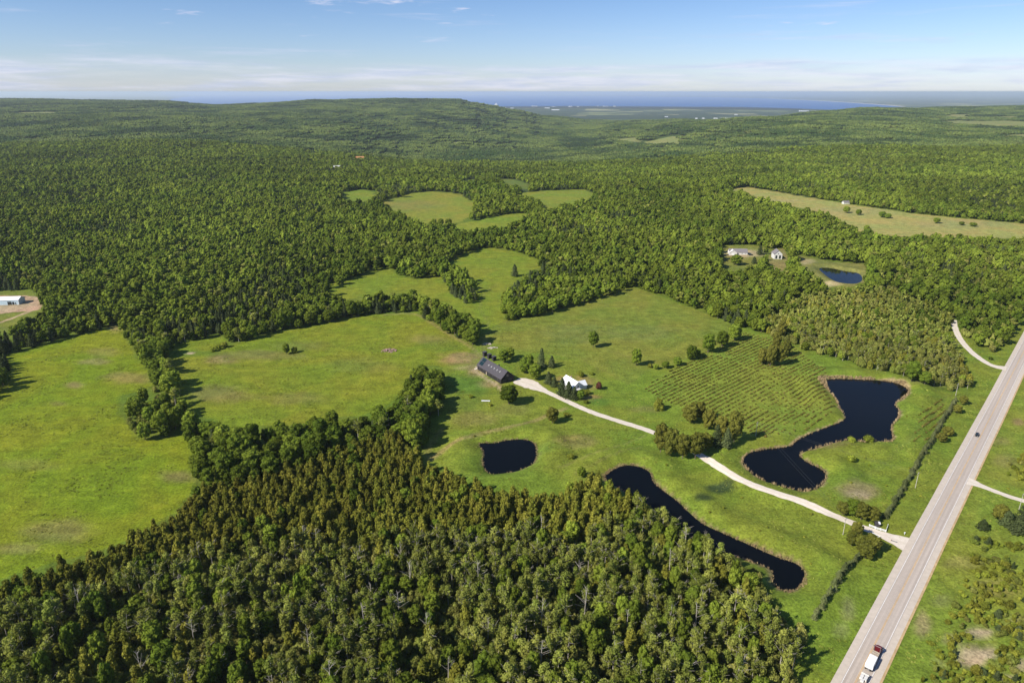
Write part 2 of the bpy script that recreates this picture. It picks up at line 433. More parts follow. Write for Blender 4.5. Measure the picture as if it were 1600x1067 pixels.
M['asphalt'] = road_mat()
M['gravel'] = principled('pale_gravel', (0.64, 0.56, 0.46), 0.95, 0.1, noise=0.08, nscale=0.5)
def gravel_mat():
    m = bpy.data.materials.new('driveway_gravel'); m.use_nodes = True; q = NT(m.node_tree)
    b = q.n['Principled BSDF']; b.inputs['Roughness'].default_value = 0.95; b.inputs['Specular IOR Level'].default_value = 0.1
    uv = q.new('ShaderNodeAttribute', attribute_name='across', attribute_type='GEOMETRY').outputs['Fac']
    pos = q.new('ShaderNodeNewGeometry').outputs['Position']
    d = q.math('ABSOLUTE', q.math('SUBTRACT', uv, 0.5)); n = q.noise(pos, 0.35, 5, 0.7)
    mid = q.math('MULTIPLY', q.ramp(d, 0.10, 0.02), q.ramp(n, 0.40, 0.65)); edge = q.math('MULTIPLY', q.ramp(d, 0.40, 0.5), q.ramp(n, 0.3, 0.6))
    c = q.mix(q.ramp(n, 0.3, 0.7), rgb((0.58, 0.50, 0.40)), rgb((0.68, 0.60, 0.50)))
    c = q.mix(q.math('MULTIPLY', q.math('MAXIMUM', mid, edge), 0.55), c, rgb((0.38, 0.34, 0.20)))
    q.l.new(c, b.inputs['Base Color']); return m


M['drive'] = gravel_mat()
M['shoulder'] = principled('shoulder_gravel', (0.52, 0.445, 0.36), 0.95, 0.1, noise=0.07, nscale=0.5)
M['tan_edge'] = principled('sandy_edge', (0.47, 0.33, 0.17), 0.95, 0.1, noise=0.2, nscale=0.4)
M['white_line'] = principled('white_line_paint', (0.70, 0.68, 0.64), 0.7, 0.2, noise=0.12, nscale=0.3)
M['yellow_line'] = principled('yellow_line_paint', (0.55, 0.33, 0.10), 0.7, 0.2, noise=0.2, nscale=0.3)
M['black_metal'] = principled('black_metal_roof', (0.070, 0.062, 0.068), 0.55, 0.4, noise=0.12, nscale=1.5)
M['garage_black'] = principled('black_garage_panel', (0.04,0.036,0.04), 0.6, 0.3)
M['black_wall'] = principled('black_board_wall', (0.022, 0.020, 0.021), 0.7, 0.3, noise=0.15, nscale=2)
M['glass'] = principled('dark_glass', (0.02, 0.03, 0.035), 0.08, 0.6)
M['sky_glass'] = principled('skylight_glass', (0.45, 0.45, 0.42), 0.2, 0.6)
M['panel'] = principled('solar_panel', (0.010, 0.028, 0.030), 0.25, 0.5)
M['wood'] = principled('weathered_deck', (0.40, 0.33, 0.25), 0.8, 0.2, noise=0.2, nscale=2)
M['white'] = principled('white_metal', (0.80, 0.80, 0.80), 0.5, 0.4, noise=0.04, nscale=0.5)
M['white_wall'] = principled('white_siding', (0.62, 0.60, 0.56), 0.7, 0.3, noise=0.06, nscale=1)
M['blue_wall'] = principled('pale_blue_siding', (0.50, 0.62, 0.68), 0.6, 0.3, noise=0.06, nscale=1)
M['grey_roof'] = principled('grey_shingle', (0.20, 0.18, 0.18), 0.9, 0.1, noise=0.15, nscale=2)
M['stone'] = principled('rust_grey_stone', (0.36, 0.23, 0.19), 0.9, 0.1, noise=0.35, nscale=1.2)
M['dirt'] = principled('pink_dirt', (0.38, 0.24, 0.15), 0.95, 0.1, noise=0.2, nscale=0.4)
M['pole'] = principled('pole_wood', (0.44, 0.40, 0.34), 0.9, 0.1)
M['wire'] = principled('wire', (0.06, 0.06, 0.06), 0.6, 0.3)
M['car_black'] = principled('black_paint', (0.01, 0.01, 0.012), 0.25, 0.6)
M['red_paint'] = principled('dark_red_paint', (0.11, 0.012, 0.016), 0.3, 0.6)
M['tyre'] = principled('tyre_rubber', (0.02, 0.02, 0.02), 0.9, 0.1)
M['steel'] = principled('chassis_steel', (0.20, 0.19, 0.18), 0.6, 0.4, noise=0.2, nscale=3)
M['lamp'] = principled('lamp_glass', (0.55, 0.5, 0.42), 0.2, 0.6)
M['orange_roof'] = principled('orange_roof', (0.42, 0.20, 0.08), 0.8, 0.2)


# ------------------------------------------------------------------ object helpers
def link(name, me, mat=None, parent=None, loc=(0, 0, 0), rotz=0.0):
    o = bpy.data.objects.new(name, me); COL.objects.link(o)
    if mat is not None and me is not None:
        for mm in (mat if isinstance(mat, (list, tuple)) else [mat]): me.materials.append(mm)
    o.location = loc; o.rotation_euler = (0, 0, rotz)
    if parent is not None: o.parent = parent
    return o


def tag(o, label=None, cat=None, group=None, kind=None):
    if label: o['label'] = label
    if cat: o['category'] = cat
    if group: o['group'] = group
    if kind: o['kind'] = kind
    return o


def thing(name, label, cat, loc, rotz=0.0, group=None):
    return tag(link(name, None, None, None, loc, rotz), label, cat, group)


def np_mesh(name, V, Q, smooth=False):
    """V (n,3), Q (m,k) faces all of k corners"""
    me = bpy.data.meshes.new(name); V = np.ascontiguousarray(V, np.float32); Q = np.ascontiguousarray(Q, np.int32)
    me.vertices.add(len(V)); me.vertices.foreach_set('co', V.ravel())
    me.loops.add(Q.size); me.loops.foreach_set('vertex_index', Q.ravel())
    me.polygons.add(len(Q)); me.polygons.foreach_set('loop_start', np.arange(0, Q.size, Q.shape[1], dtype=np.int32))
    me.update(calc_edges=True); me.validate()
    me.polygons.foreach_set('use_smooth', np.full(len(me.polygons), smooth))
    return me


class MB:
    """collects simple solids into one mesh"""
    def __init__(s): s.v = []; s.f = []
    def add(s, vs, fs):
        n = len(s.v); s.v += [tuple(map(float, v)) for v in vs]; s.f += [tuple(i + n for i in f) for f in fs]; return s
    def box(s, x0, x1, y0, y1, z0, z1):
        return s.add([(x0, y0, z0), (x1, y0, z0), (x1, y1, z0), (x0, y1, z0), (x0, y0, z1), (x1, y0, z1), (x1, y1, z1), (x0, y1, z1)],
                     [(0, 3, 2, 1), (4, 5, 6, 7), (0, 1, 5, 4), (1, 2, 6, 5), (2, 3, 7, 6), (3, 0, 4, 7)])
    def hexa(s, a, b):
        return s.add(list(a) + list(b), [(0, 3, 2, 1), (4, 5, 6, 7), (0, 1, 5, 4), (1, 2, 6, 5), (2, 3, 7, 6), (3, 0, 4, 7)])
    def tube(s, p, q, r0, r1, n=6):
        p = Vector(p); q = Vector(q); d = (q - p).normalized(); u = d.orthogonal().normalized(); v = d.cross(u)
        vs = []
        for c, r in ((p, r0), (q, r1)):
            for i in range(n):
                a = 2 * math.pi * i / n; vs.append(c + u * math.cos(a) * r + v * math.sin(a) * r)
        fs = [(i, (i + 1) % n, n + (i + 1) % n, n + i) for i in range(n)] + [tuple(range(n))[::-1], tuple(range(n, 2 * n))]
        return s.add(vs, fs)
    def mesh(s, name):
        me = bpy.data.meshes.new(name); me.from_pydata(s.v, [], s.f); me.update(); return me
    def build(s, name, mat, parent=None, loc=(0, 0, 0), rotz=0.0): return link(name, s.mesh(name), mat, parent, loc, rotz)


def ico(sub):
    bm = bmesh.new(); bmesh.ops.create_icosphere(bm, subdivisions=sub, radius=1.0)
    v = np.array([x.co[:] for x in bm.verts]); f = np.array([[a.index for a in x.verts] for x in bm.faces]); bm.free()
    return v, f


ICO1, ICO2 = ico(1), ico(2)


# ------------------------------------------------------------------ tree shapes (each returns crown verts/tris)
def lobe(V, Fc, c, rad, g, r, jit=0.16):
    v, f = g
    n = v * (1 + r.normal(0, jit, (len(v), 1)))
    V.append(n * np.asarray(rad) + np.asarray(c)); Fc.append(f + sum(len(a) for a in V[:-1]))


def leaves(V, Fc, pts, nrm, size, r):
    """small leaf-clump triangles pairs (quads as 2 tris) at points, facing roughly along nrm"""
    n = len(pts); base = sum(len(a) for a in V)
    nn = nrm + r.normal(0, 0.55, (n, 3)); nn /= np.linalg.norm(nn, axis=1)[:, None]
    t = np.cross(nn, r.normal(0, 1, (n, 3))); t /= np.linalg.norm(t, axis=1)[:, None] + 1e-9
    b = np.cross(nn, t); s = (size * r.uniform(0.6, 1.4, n))[:, None]
    q = np.stack([pts - t * s - b * s * .7, pts + t * s - b * s * .5, pts + t * s * .8 + b * s, pts - t * s * .7 + b * s * .8], 1).reshape(-1, 3)
    V.append(q); i = np.arange(n) * 4 + base
    Fc.append(np.stack([np.stack([i, i + 1, i + 2], 1), np.stack([i, i + 2, i + 3], 1)], 1).reshape(-1, 3))


def surf_pts(c, rad, n, r, up=0.15):
    d = r.normal(0, 1, (n, 3)); d[:, 2] += up; d /= np.linalg.norm(d, axis=1)[:, None]
    return np.asarray(c) + d * np.asarray(rad) * r.uniform(0.92, 1.16, (n, 1)), d


def broad_crown(seed, H=12.0, W=4.3, hi=True, flat=1.0):
    r = np.random.default_rng(seed); V, Fc = [], []
    cz = H * 0.53; rz = H * 0.45 * flat
    lobe(V, Fc, (0, 0, cz), (W * .66, W * .66, rz * .75), ICO2 if hi else ICO1, r, .1)
    n = 19 if hi else 9
    for i in range(n):
        a = i * 2.399 + r.uniform(-.3, .3); u = -0.80 + 1.75 * (i + .5) / n; u = min(u, .95)
        rr = math.sqrt(max(0, 1 - u * u)); s = W * r.uniform(.30, .46)
        c = (math.cos(a) * rr * W * .66, math.sin(a) * rr * W * .66, cz + u * rz * .78)
        lobe(V, Fc, c, (s, s, s * .85), ICO1 if not hi else ICO1, r, .14)
        p, d = surf_pts(c, (s, s, s * .85), 52 if hi else 10, r)
        leaves(V, Fc, p, d, W * (.075 if hi else .14), r)
    return np.vstack(V), np.vstack(Fc)


def cedar_crown(seed, H=11.0, W=2.3, hi=True):
    r = np.random.default_rng(seed); V, Fc = [], []
    m = 7 if hi else 4
    for i in range(m):
        t = (i + .3) / m; z = H * (0.05 + 0.88 * t); rr = W * (math.sin(math.pi * min(1, .34 + .62 * t)) ** .7)
        lobe(V, Fc, (r.normal(0, .12), r.normal(0, .12), z), (rr * .72, rr * .72, H * .62 / m), ICO1, r, .14)
        k = 6 if hi else 3
        for j in range(k):
            a = r.uniform(0, 6.28); s = rr * r.uniform(.26, .42)
            c = (math.cos(a) * rr * .66, math.sin(a) * rr * .66, z + r.uniform(-.4, .4) * H / m)
            if hi: lobe(V, Fc, c, (s, s, s * 1.9), ICO1, r, .16) if j % 2 else None
            p, d = surf_pts(c, (s, s, s * 1.9), 20 if hi else 6, r)
            leaves(V, Fc, p, d, W * (.085 if hi else .17), r)
    p, d = surf_pts((0, 0, H * .93), (W * .3, W * .3, H * .08), 24 if hi else 8, r); leaves(V, Fc, p, d, W * .09, r)
    return np.vstack(V), np.vstack(Fc)


def spruce_crown(seed, H=11.0, W=2.8, layers=11, br=9):
    r = np.random.default_rng(seed); V, Fc = [], []
    def tri(a, b, c):
        base = sum(len(x) for x in V); V.append(np.array([a, b, c])); Fc.append(np.array([[base, base + 1, base + 2]]))
    vs, fs = [], []
    for i in range(layers):
        t = i / layers; z = H * (0.12 + 0.84 * t); R0 = W * (1 - t) ** .85 * r.uniform(.9, 1.1)
        for j in range(br):
            a = j * 6.283 / br + i * .7 + r.uniform(-.15, .15); L = R0 * r.uniform(.55, 1.12); wd = 6.283 / br * .75
            top = np.array([0, 0, z + H / layers * .9]); tip = np.array([math.cos(a) * L, math.sin(a) * L, z - L * .22])
            l = np.array([math.cos(a - wd) * L * .66, math.sin(a - wd) * L * .66, z - L * .02]); rr = np.array([math.cos(a + wd) * L * .66, math.sin(a + wd) * L * .66, z - L * .02])
            b = len(vs); vs += [top, l, tip, rr]; fs += [(b, b + 1, b + 2), (b, b + 2, b + 3)]
    V.append(np.array(vs)); Fc.append(np.array(fs))
    n = 520; t = r.uniform(0, .95, n); a = r.uniform(0, 6.28, n); L = W * (1 - t) ** .75 * r.uniform(.55, 1.18, n)
    P = np.stack([np.cos(a) * L, np.sin(a) * L, H * (.12 + .84 * t) - L * .1], 1); D = np.stack([np.cos(a), np.sin(a), a * 0 + .5], 1)
    leaves(V, Fc, P, D, .27, r)
    return np.vstack(V), np.vstack(Fc)


def poplar_crown(seed, H=14.0, W=2.4, hi=True):
    r = np.random.default_rng(seed); V, Fc = [], []
    n = 13 if hi else 6
    for i in range(n):
        t = r.uniform(0, 1); a = r.uniform(0, 6.28); rr = W * (1.05 - .75 * t) * r.uniform(.3, .8)
        c = (math.cos(a) * rr, math.sin(a) * rr, H * (.42 + .55 * t)); s = r.uniform(.55, 1.05) * (1.2 if not hi else 1)
        if hi: lobe(V, Fc, c, (s * .7, s * .7, s * .8), ICO1, r, .2)
        else: lobe(V, Fc, c, (s, s, s * 1.2), ICO1, r, .2)
        p, d = surf_pts(c, (s * 1.2, s * 1.2, s * 1.3), 44 if hi else 10, r)
        leaves(V, Fc, p, d, .20 if hi else .4, r)
    return np.vstack(V), np.vstack(Fc)


def shrub_crown(seed, H=2.0, W=1.5, hi=True):
    r = np.random.default_rng(seed); V, Fc = [], []
    for i in range(6 if hi else 3):
        a = r.uniform(0, 6.28); rr = W * r.uniform(0, .6); s = W * r.uniform(.35, .55)
        c = (math.cos(a) * rr, math.sin(a) * rr, H * r.uniform(.35, .65)); lobe(V, Fc, c, (s, s, H * .35), ICO1, r, .2)
        p, d = surf_pts(c, (s * 1.12, s * 1.12, H * .42), 60 if hi else 14, r); leaves(V, Fc, p, d, W * .085, r)
    return np.vstack(V), np.vstack(Fc)


def tuft(seed, H=0.5, W=0.5):
    r = np.random.default_rng(seed); vs, fs = [], []
    for i in range(9):
        a = r.uniform(0, 6.28); b = r.uniform(0, 6.28); w_ = W * .22; x = math.cos(a) * W * .5 * r.random(); y = math.sin(a) * W * .5 * r.random()
        n = len(vs); vs += [(x - w_ * math.cos(b), y - w_ * math.sin(b), 0), (x + w_ * math.cos(b), y + w_ * math.sin(b), 0), (x * 1.9, y * 1.9, H * r.uniform(.6, 1.2))]
        fs.append((n, n + 1, n + 2))
    return np.array(vs), np.array(fs)


def trunk_mesh(H, r0, lean=0.0, limbs=5, seed=0, frac=.75, name='trunk'):
    r = np.random.default_rng(seed); m = MB(); top = Vector((lean, lean * .4, H * frac)); mid = Vector((lean * .3, 0, H * frac * .5))
    m.tube((0, 0, -.6), mid, r0, r0 * .7); m.tube(mid, top, r0 * .7, r0 * .25)
    for i in range(limbs):
        t = r.uniform(.45, .9); a = r.uniform(0, 6.28); p = mid.lerp(top, max(0, (t - .5) * 2)) if t > .5 else Vector((0, 0, H * frac * t)).lerp(mid, .5)
        L = H * .2; m.tube(p, p + Vector((math.cos(a) * L, math.sin(a) * L, L * .8)), r0 * .35, r0 * .1, 4)
    return m.mesh(name)


class Kind:
    def __init__(s, name, crowns, trunks, mat, bark, lo):
        s.name = name; s.crown = []; s.trunk = []; s.full = []; s.lo = []
        for i, (v, f) in enumerate(crowns):
            me = np_mesh(name + '_crown', v, f); me.materials.append(mat); s.crown.append(me)
            s.trunk.append(trunks[i]); trunks[i].materials.append(bark)
            tv = np.array([x.co[:] for x in trunks[i].vertices]); tf = []
            for p in trunks[i].polygons:
                vs = list(p.vertices); tf += [(vs[0], vs[k], vs[k + 1]) for k in range(1, len(vs) - 1)]
            fm = np_mesh(name + '_full', np.vstack([v, tv]), np.vstack([f, np.array(tf) + len(v)]))
            fm.materials.append(mat); fm.materials.append(bark)
            mi = np.zeros(len(fm.polygons), np.int32); mi[len(f):] = 1; fm.polygons.foreach_set('material_index', mi)
            s.full.append(fm)
        for v, f in lo:
            me = np_mesh(name + '_low', v, f); me.materials.append(mat); s.lo.append(me)


K = {}
K['broad'] = Kind('broadleaf_tree', [broad_crown(i + 10, 11 + (i % 3) * 1.2, 4.0 + .3 * (i % 4)) for i in range(6)],
                  [trunk_mesh(11, .28, 0, 5, i) for i in range(6)], M['broad'], M['bark'],
                  [broad_crown(i + 50, 11 + (i % 3) * 1.5, 4.2 + .3 * (i % 3), False) for i in range(5)])
K['cedar'] = Kind('cedar_tree', [cedar_crown(i + 20, 9 + (i % 3), 2.1 + .25 * (i % 3)) for i in range(6)],
                  [trunk_mesh(9, .16, 0, 0, i) for i in range(6)], M['cedar'], M['bark'],
                  [cedar_crown(i + 60, 9 + (i % 3), 2.4, False) for i in range(4)])
K['poplar'] = Kind('poplar_tree', [poplar_crown(i + 30, 12 + (i % 3) * 1.5, 2.1 + .25 * (i % 4)) for i in range(6)],
                   [trunk_mesh(12 + (i % 3) * 1.5, .17, .3 * (i % 3 - 1), 6, i, .9) for i in range(6)], M['poplar'], M['pale_bark'],
                   [poplar_crown(i + 70, 12, 2.5, False) for i in range(4)])
K['spruce'] = Kind('spruce_tree', [spruce_crown(i + 40, 10 + i, 2.6 + .2 * i) for i in range(3)],
                   [trunk_mesh(10, .18, 0, 0, i, .9) for i in range(3)], M['spruce'], M['bark'],
                   [spruce_crown(i + 80, 10, 2.8, 6, 6) for i in range(2)])
K['brush'] = Kind('willow_shrub', [shrub_crown(i + 90, 4.5, 2.4) for i in range(4)],
                  [trunk_mesh(3, .1, 0, 3, i) for i in range(4)], M['brush'], M['pale_bark'],
                  [shrub_crown(i + 95, 4.5, 2.6, False) for i in range(3)])
K['shrub'] = Kind('shrub', [shrub_crown(i + 190, 2.0, 1.5) for i in range(4)],
                  [trunk_mesh(1.2, .05, 0, 3, i) for i in range(4)], M['shrub'], M['bark'],
                  [shrub_crown(i + 195, 2.0, 1.6, False) for i in range(3)])


# far woodland patches: a hundred low crowns each
def patch_mesh(seed, size=80, n=120):
    r = np.random.default_rng(seed); V, Fc = [], []; cnt = 0
    g = int(math.sqrt(n)); st = size / g
    for i in range(g):
        for j in range(g):
            x = (i + .5 + r.uniform(-.45, .45)) * st - size / 2; y = (j + .5 + r.uniform(-.45, .45)) * st - size / 2
            s = st * r.uniform(.5, .85); h = r.uniform(8.5, 13.5)
            if r.random() < .1: s *= .6; h *= 1.25
            v = ICO1[0] * (1 + r.normal(0, .16, (12 if len(ICO1[0]) == 12 else len(ICO1[0]), 1)))
            V.append(v * (s, s, h * .42) + (x, y, h * .55)); Fc.append(ICO1[1] + cnt); cnt += len(v)
    return np.vstack(V), np.vstack(Fc)


def patch_foliage():
    m = bpy.data.materials.new('far_wood_foliage'); m.use_nodes = True; q = NT(m.node_tree)
    b = q.n['Principled BSDF']; b.inputs['Roughness'].default_value = 1; b.inputs['Specular IOR Level'].default_value = 0
    pos = q.new('ShaderNodeNewGeometry').outputs['Position']
    rp = q.new('ShaderNodeNewGeometry').outputs['Random Per Island']
    n = q.noise(pos, 0.0035, 5, 0.65); n2 = q.noise(pos, 0.02, 3)
    c = q.mix(q.ramp(n, 0.38, 0.62), rgb((0.040, 0.066, 0.019)), rgb((0.115, 0.146, 0.034)))
    c = q.mix(q.ramp(n2, 0.55, 0.75), c, rgb((0.110, 0.112, 0.034)))
    n5 = q.noise(pos, 0.0026, 6, 0.65)
    c = q.mix(q.math('MULTIPLY', q.ramp(n5, 0.52, 0.58), 0.75), c, rgb((0.022, 0.036, 0.015)))
    br = q.math('MULTIPLY_ADD', rp, 0.8, 0.6)
    mul = q.new('ShaderNodeVectorMath', operation='SCALE'); q.put(mul.inputs[0], c); q.put(mul.inputs['Scale'], br)
    q.l.new(mul.outputs[0], b.inputs['Base Color']); return m


M['patch'] = patch_foliage()
PATCH = []
for i in range(4):
    v, f = patch_mesh(i + 500); me = np_mesh('wood_patch', v, f); me.materials.append(M['patch']); PATCH.append(me)


# ------------------------------------------------------------------ stuff scatterer
def scatter(name, meshes, P, rot, scl, idx, label, cat):
    """one object: points carrying instances of the given meshes"""
    src = bpy.data.collections.new(name + '_source')
    for i, me in enumerate(meshes):
        o = bpy.data.objects.new('%s_source_%03d' % (name, i), me); src.objects.link(o)
    me = bpy.data.meshes.new(name); n = len(P)
    me.vertices.add(n); me.vertices.foreach_set('co', np.ascontiguousarray(P, np.float32).ravel())
    a = me.attributes.new('rot', 'FLOAT_VECTOR', 'POINT'); rv = np.zeros((n, 3), np.float32); rv[:, 2] = rot; a.data.foreach_set('vector', rv.ravel())
    a = me.attributes.new('scl', 'FLOAT_VECTOR', 'POINT'); a.data.foreach_set('vector', np.ascontiguousarray(scl, np.float32).ravel())
    a = me.attributes.new('idx', 'INT', 'POINT'); a.data.foreach_set('value', np.ascontiguousarray(idx, np.int32))
    o = link(name, me)
    ng = bpy.data.node_groups.new(name, 'GeometryNodeTree')
    ng.interface.new_socket('Geometry', in_out='INPUT', socket_type='NodeSocketGeometry')
    ng.interface.new_socket('Geometry', in_out='OUTPUT', socket_type='NodeSocketGeometry')
    gi = ng.nodes.new('NodeGroupInput'); go = ng.nodes.new('NodeGroupOutput')
    ip = ng.nodes.new('GeometryNodeInstanceOnPoints'); ci = ng.nodes.new('GeometryNodeCollectionInfo')
    ci.inputs['Collection'].default_value = src; ci.inputs['Separate Children'].default_value = True; ci.inputs['Reset Children'].default_value = True
    def named(nm, ty):
        x = ng.nodes.new('GeometryNodeInputNamedAttribute'); x.data_type = ty; x.inputs['Name'].default_value = nm; return x.outputs['Attribute']
    L = ng.links.new
    L(gi.outputs[0], ip.inputs['Points']); L(ci.outputs[0], ip.inputs['Instance']); ip.inputs['Pick Instance'].default_value = True
    L(named('idx', 'INT'), ip.inputs['Instance Index'])
    e2r = ng.nodes.new('FunctionNodeEulerToRotation'); L(named('rot', 'FLOAT_VECTOR'), e2r.inputs[0]); L(e2r.outputs[0], ip.inputs['Rotation'])
    L(named('scl', 'FLOAT_VECTOR'), ip.inputs['Scale']); L(ip.outputs[0], go.inputs[0])
    md = o.modifiers.new('scatter', 'NODES'); md.node_group = ng
    return tag(o, label, cat, kind='stuff')


def jitter_grid(x0, x1, y0, y1, sp, seed):
    r = np.random.default_rng(seed)
    gx, gy = np.meshgrid(np.arange(x0, x1, sp), np.arange(y0, y1, sp)); gx = gx + 0.0; gx[1::2] += sp / 2
    x = gx.ravel() + r.uniform(-.42, .42, gx.size) * sp; y = gy.ravel() + r.uniform(-.42, .42, gx.size) * sp
    return x, y


def project(x, y, z):
    c, s = math.cos(PITCH), math.sin(PITCH); zz = z - CAM_H
    dep = y * c - zz * s; up = y * s + zz * c
    return 800 + F * x / dep, 533.5 - F * up / dep, dep


# ================================================================== SETTING: ground
def seg_dist(x, y, pts):
    d = np.full(x.shape, 1e9)
    for a, b in zip(pts[:-1], pts[1:]):
        ex, ey = b[0] - a[0], b[1] - a[1]; t = np.clip(((x - a[0]) * ex + (y - a[1]) * ey) / max(ex * ex + ey * ey, 1e-6), 0, 1)
        d = np.minimum(d, np.hypot(x - a[0] - ex * t, y - a[1] - ey * t))
    return d


def sm(a, b, v):
    t = np.clip((v - a) / (b - a), 0, 1); return t * t * (3 - 2 * t)


# (pixel polygon, colour, edge softness m, strength)
REG = [
 (0, (0.166, 0.205, 0.012)), (1, (0.168, 0.198, 0.017)), (2, (0.168, 0.202, 0.020)), (3, (0.155, 0.196, 0.023)), (4, (0.175, 0.212, 0.028)),
 (5, (0.17, 0.21, 0.024)), (6, (0.20, 0.215, 0.03)), (7, (0.18, 0.22, 0.024)), (8, (0.18, 0.21, 0.026)), (9, (0.13, 0.16, 0.03)), (10, (0.13, 0.16, 0.03)),
 (11, (0.31, 0.28, 0.085)), (12, (0.17, 0.18, 0.035)), (13, (0.2, 0.18, 0.06)), (14, (0.17, 0.175, 0.045)), (15, (0.15, 0.18, 0.03))]
MEADOW_PX = [(742,530),(790,500),(985,447),(1130,500),(1160,512),(1110,548),(1020,575),(980,600),(900,560),(800,545)]
PLANT_PX = [(1000,606),(1060,572),(1165,518),(1230,535),(1290,575),(1285,600),(1310,645),(1240,680),(1180,690),(1100,648),(1030,625)]
DRY = [  # px, py, half width px, half height px, colour, strength
 (145,565,28,6,(.27,.20,.09),.6),(205,590,45,10,(.25,.19,.07),.6),(115,602,16,5,(.26,.18,.08),.7),(160,550,30,8,(.24,.20,.07),.4),(92,630,18,5,(.24,.18,.07),.5),(180,512,12,7,(.30,.22,.10),.7),
 (280,745,34,12,(.24,.17,.075),.65),(85,830,60,22,(.19,.16,.06),.6),(20,858,40,10,(.24,.18,.09),.4),(40,725,60,10,(.20,.17,.06),.3),
 (400,555,75,9,(.19,.16,.05),.7),(345,562,28,7,(.25,.18,.09),.6),(340,615,50,14,(.20,.155,.06),.6),(460,622,60,10,(.17,.155,.05),.45),(470,540,50,8,(.17,.16,.05),.4),(560,570,60,14,(.16,.16,.04),.4),
 (670,530,40,8,(.20,.175,.06),.5),(720,560,34,12,(.29,.19,.09),.85),(745,582,20,8,(.30,.20,.10),.9),(765,600,22,6,(.30,.20,.10),.8),(735,575,30,5,(.36,.26,.15),.5),
 (912,600,22,14,(.27,.19,.07),.85),(925,622,16,5,(.30,.19,.08),.85),(880,595,14,8,(.26,.19,.07),.7),
 (900,690,38,12,(.21,.16,.06),.6),(740,655,40,14,(.19,.165,.06),.45),(800,640,30,12,(.16,.15,.05),.4),(1000,520,60,14,(.155,.17,.045),.5),(900,520,60,18,(.145,.165,.045),.5),(1010,640,30,6,(.22,.18,.06),.6),
 (1340,768,38,16,(.28,.205,.10),.85),(1342,775,20,7,(.42,.31,.19),.8),(1120,700,20,8,(.09,.13,.03),.5),
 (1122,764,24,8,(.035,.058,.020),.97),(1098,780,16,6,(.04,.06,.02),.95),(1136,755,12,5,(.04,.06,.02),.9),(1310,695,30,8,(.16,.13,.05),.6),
 (1445,975,14,24,(.33,.24,.12),.8),(1330,955,14,20,(.24,.22,.09),.7),(1312,985,14,14,(.24,.22,.09),.5),(1530,990,22,8,(.45,.33,.22),.9),(1520,1030,24,20,(.42,.31,.20),.9),(1545,1020,14,12,(.45,.33,.22),.8),(1490,1000,14,8,(.35,.26,.14),.5),(1597,1040,10,12,(.45,.33,.22),.8),(1575,1060,22,8,(.4,.3,.2),.7),
 (1590,660,10,6,(.26,.19,.09),.7),(1460,600,60,6,(.22,.18,.09),.3),(1560,690,18,8,(.2,.17,.06),.5),
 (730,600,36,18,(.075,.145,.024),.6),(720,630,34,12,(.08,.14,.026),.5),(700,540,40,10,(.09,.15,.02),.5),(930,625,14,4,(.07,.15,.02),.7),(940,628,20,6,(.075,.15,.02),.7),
 (840,700,30,10,(.10,.15,.03),.4),(300,552,50,7,(.085,.17,.02),.6),(297,552,6,2.4,(.42,.33,.23),.9),
 (1530,300,90,8,(.20,.18,.08),.2),(1500,880,30,12,(.20,.19,.06),.5),(1560,920,40,16,(.21,.19,.06),.6),(1480,940,20,10,(.2,.18,.07),.5),(1570,720,24,14,(.19,.18,.06),.5),(1590,980,20,14,(.26,.2,.1),.6),(1470,1040,16,14,(.24,.2,.09),.5),(1200,310,70,6,(.33,.29,.14),.6),(1330,330,80,8,(.28,.26,.10),.6),(1500,350,90,8,(.26,.24,.10),.5),
 (640,320,60,10,(.19,.18,.05),.6),(1160,396,34,7,(.42,.33,.20),.75),(1262,410,12,6,(.36,.28,.15),.8),(1296,445,22,4,(.42,.36,.20),.7),(1335,430,12,8,(.24,.24,.06),.6),
]
PATHS = [  # polyline px, half width m, colour, strength
 ([(600,492),(648,489),(668,500),(700,522),(735,541),(752,556)],1.3,(.28,.23,.09),.65),
 ([(672,718),(690,705),(720,690),(760,679),(800,671),(835,658),(862,645),(885,638)],1.6,(.27,.21,.085),.7),
 ([(672,718),(664,712),(676,690),(690,670)],1.6,(.25,.20,.08),.4),
 ([(752,548),(765,520),(762,500),(745,478),(760,455),(775,445)],1.0,(.18,.18,.05),.4),
 ([(742,560),(760,545),(752,530),(730,535)],1.2,(.24,.20,.08),.4),
 ([(930,536),(960,552),(1000,560)],0.9,(.20,.18,.05),.4),
 ([(742,578),(760,592),(778,602),(788,612)],1.6,(.42,.31,.19),.8),
 ([(0,504),(20,497),(45,487),(60,482)],1.6,(.42,.32,.20),.9),
 ([(870,735),(920,712),(960,700),(1010,680)],0.7,(.20,.19,.06),.5),
 ([(900,745),(950,718),(1000,700)],0.7,(.20,.19,.06),.4),
 ([(1305,760),(1370,740),(1450,660),(1480,618)],1.0,(.15,.17,.04),.3),
]
WHITE_YARD = atp([(-200,480),(0,462),(34,462),(60,464),(64,480),(58,485),(20,488),(0,490),(-200,502)])
REGP = {i: OPEN[i] for i, _ in REG}
MEADOW, PLANT = atp(MEADOW_PX), atp(PLANT_PX)


def ellipse_field(px, py, hw, hh):
    c = np.array(at(px, py)); a = np.array(at(px + hw, py)) - c; b1 = np.array(at(px, py - hh)); b2 = np.array(at(px, py + hh)); b = (b1 - b2) / 2
    return c, a, b


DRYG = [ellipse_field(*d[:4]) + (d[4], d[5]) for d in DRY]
PATHG = [(smooth_poly(atp(p), 2, False), w_, c, s) for p, w_, c, s in PATHS]
REEDP = [('big', 4.6, (.38, .28, .15), .8), ('long', 1.7, (.25, .17, .10), .7), ('small', 1.1, (.22, .18, .08), .6), ('far', 1.0, (.2, .19, .07), .6)]


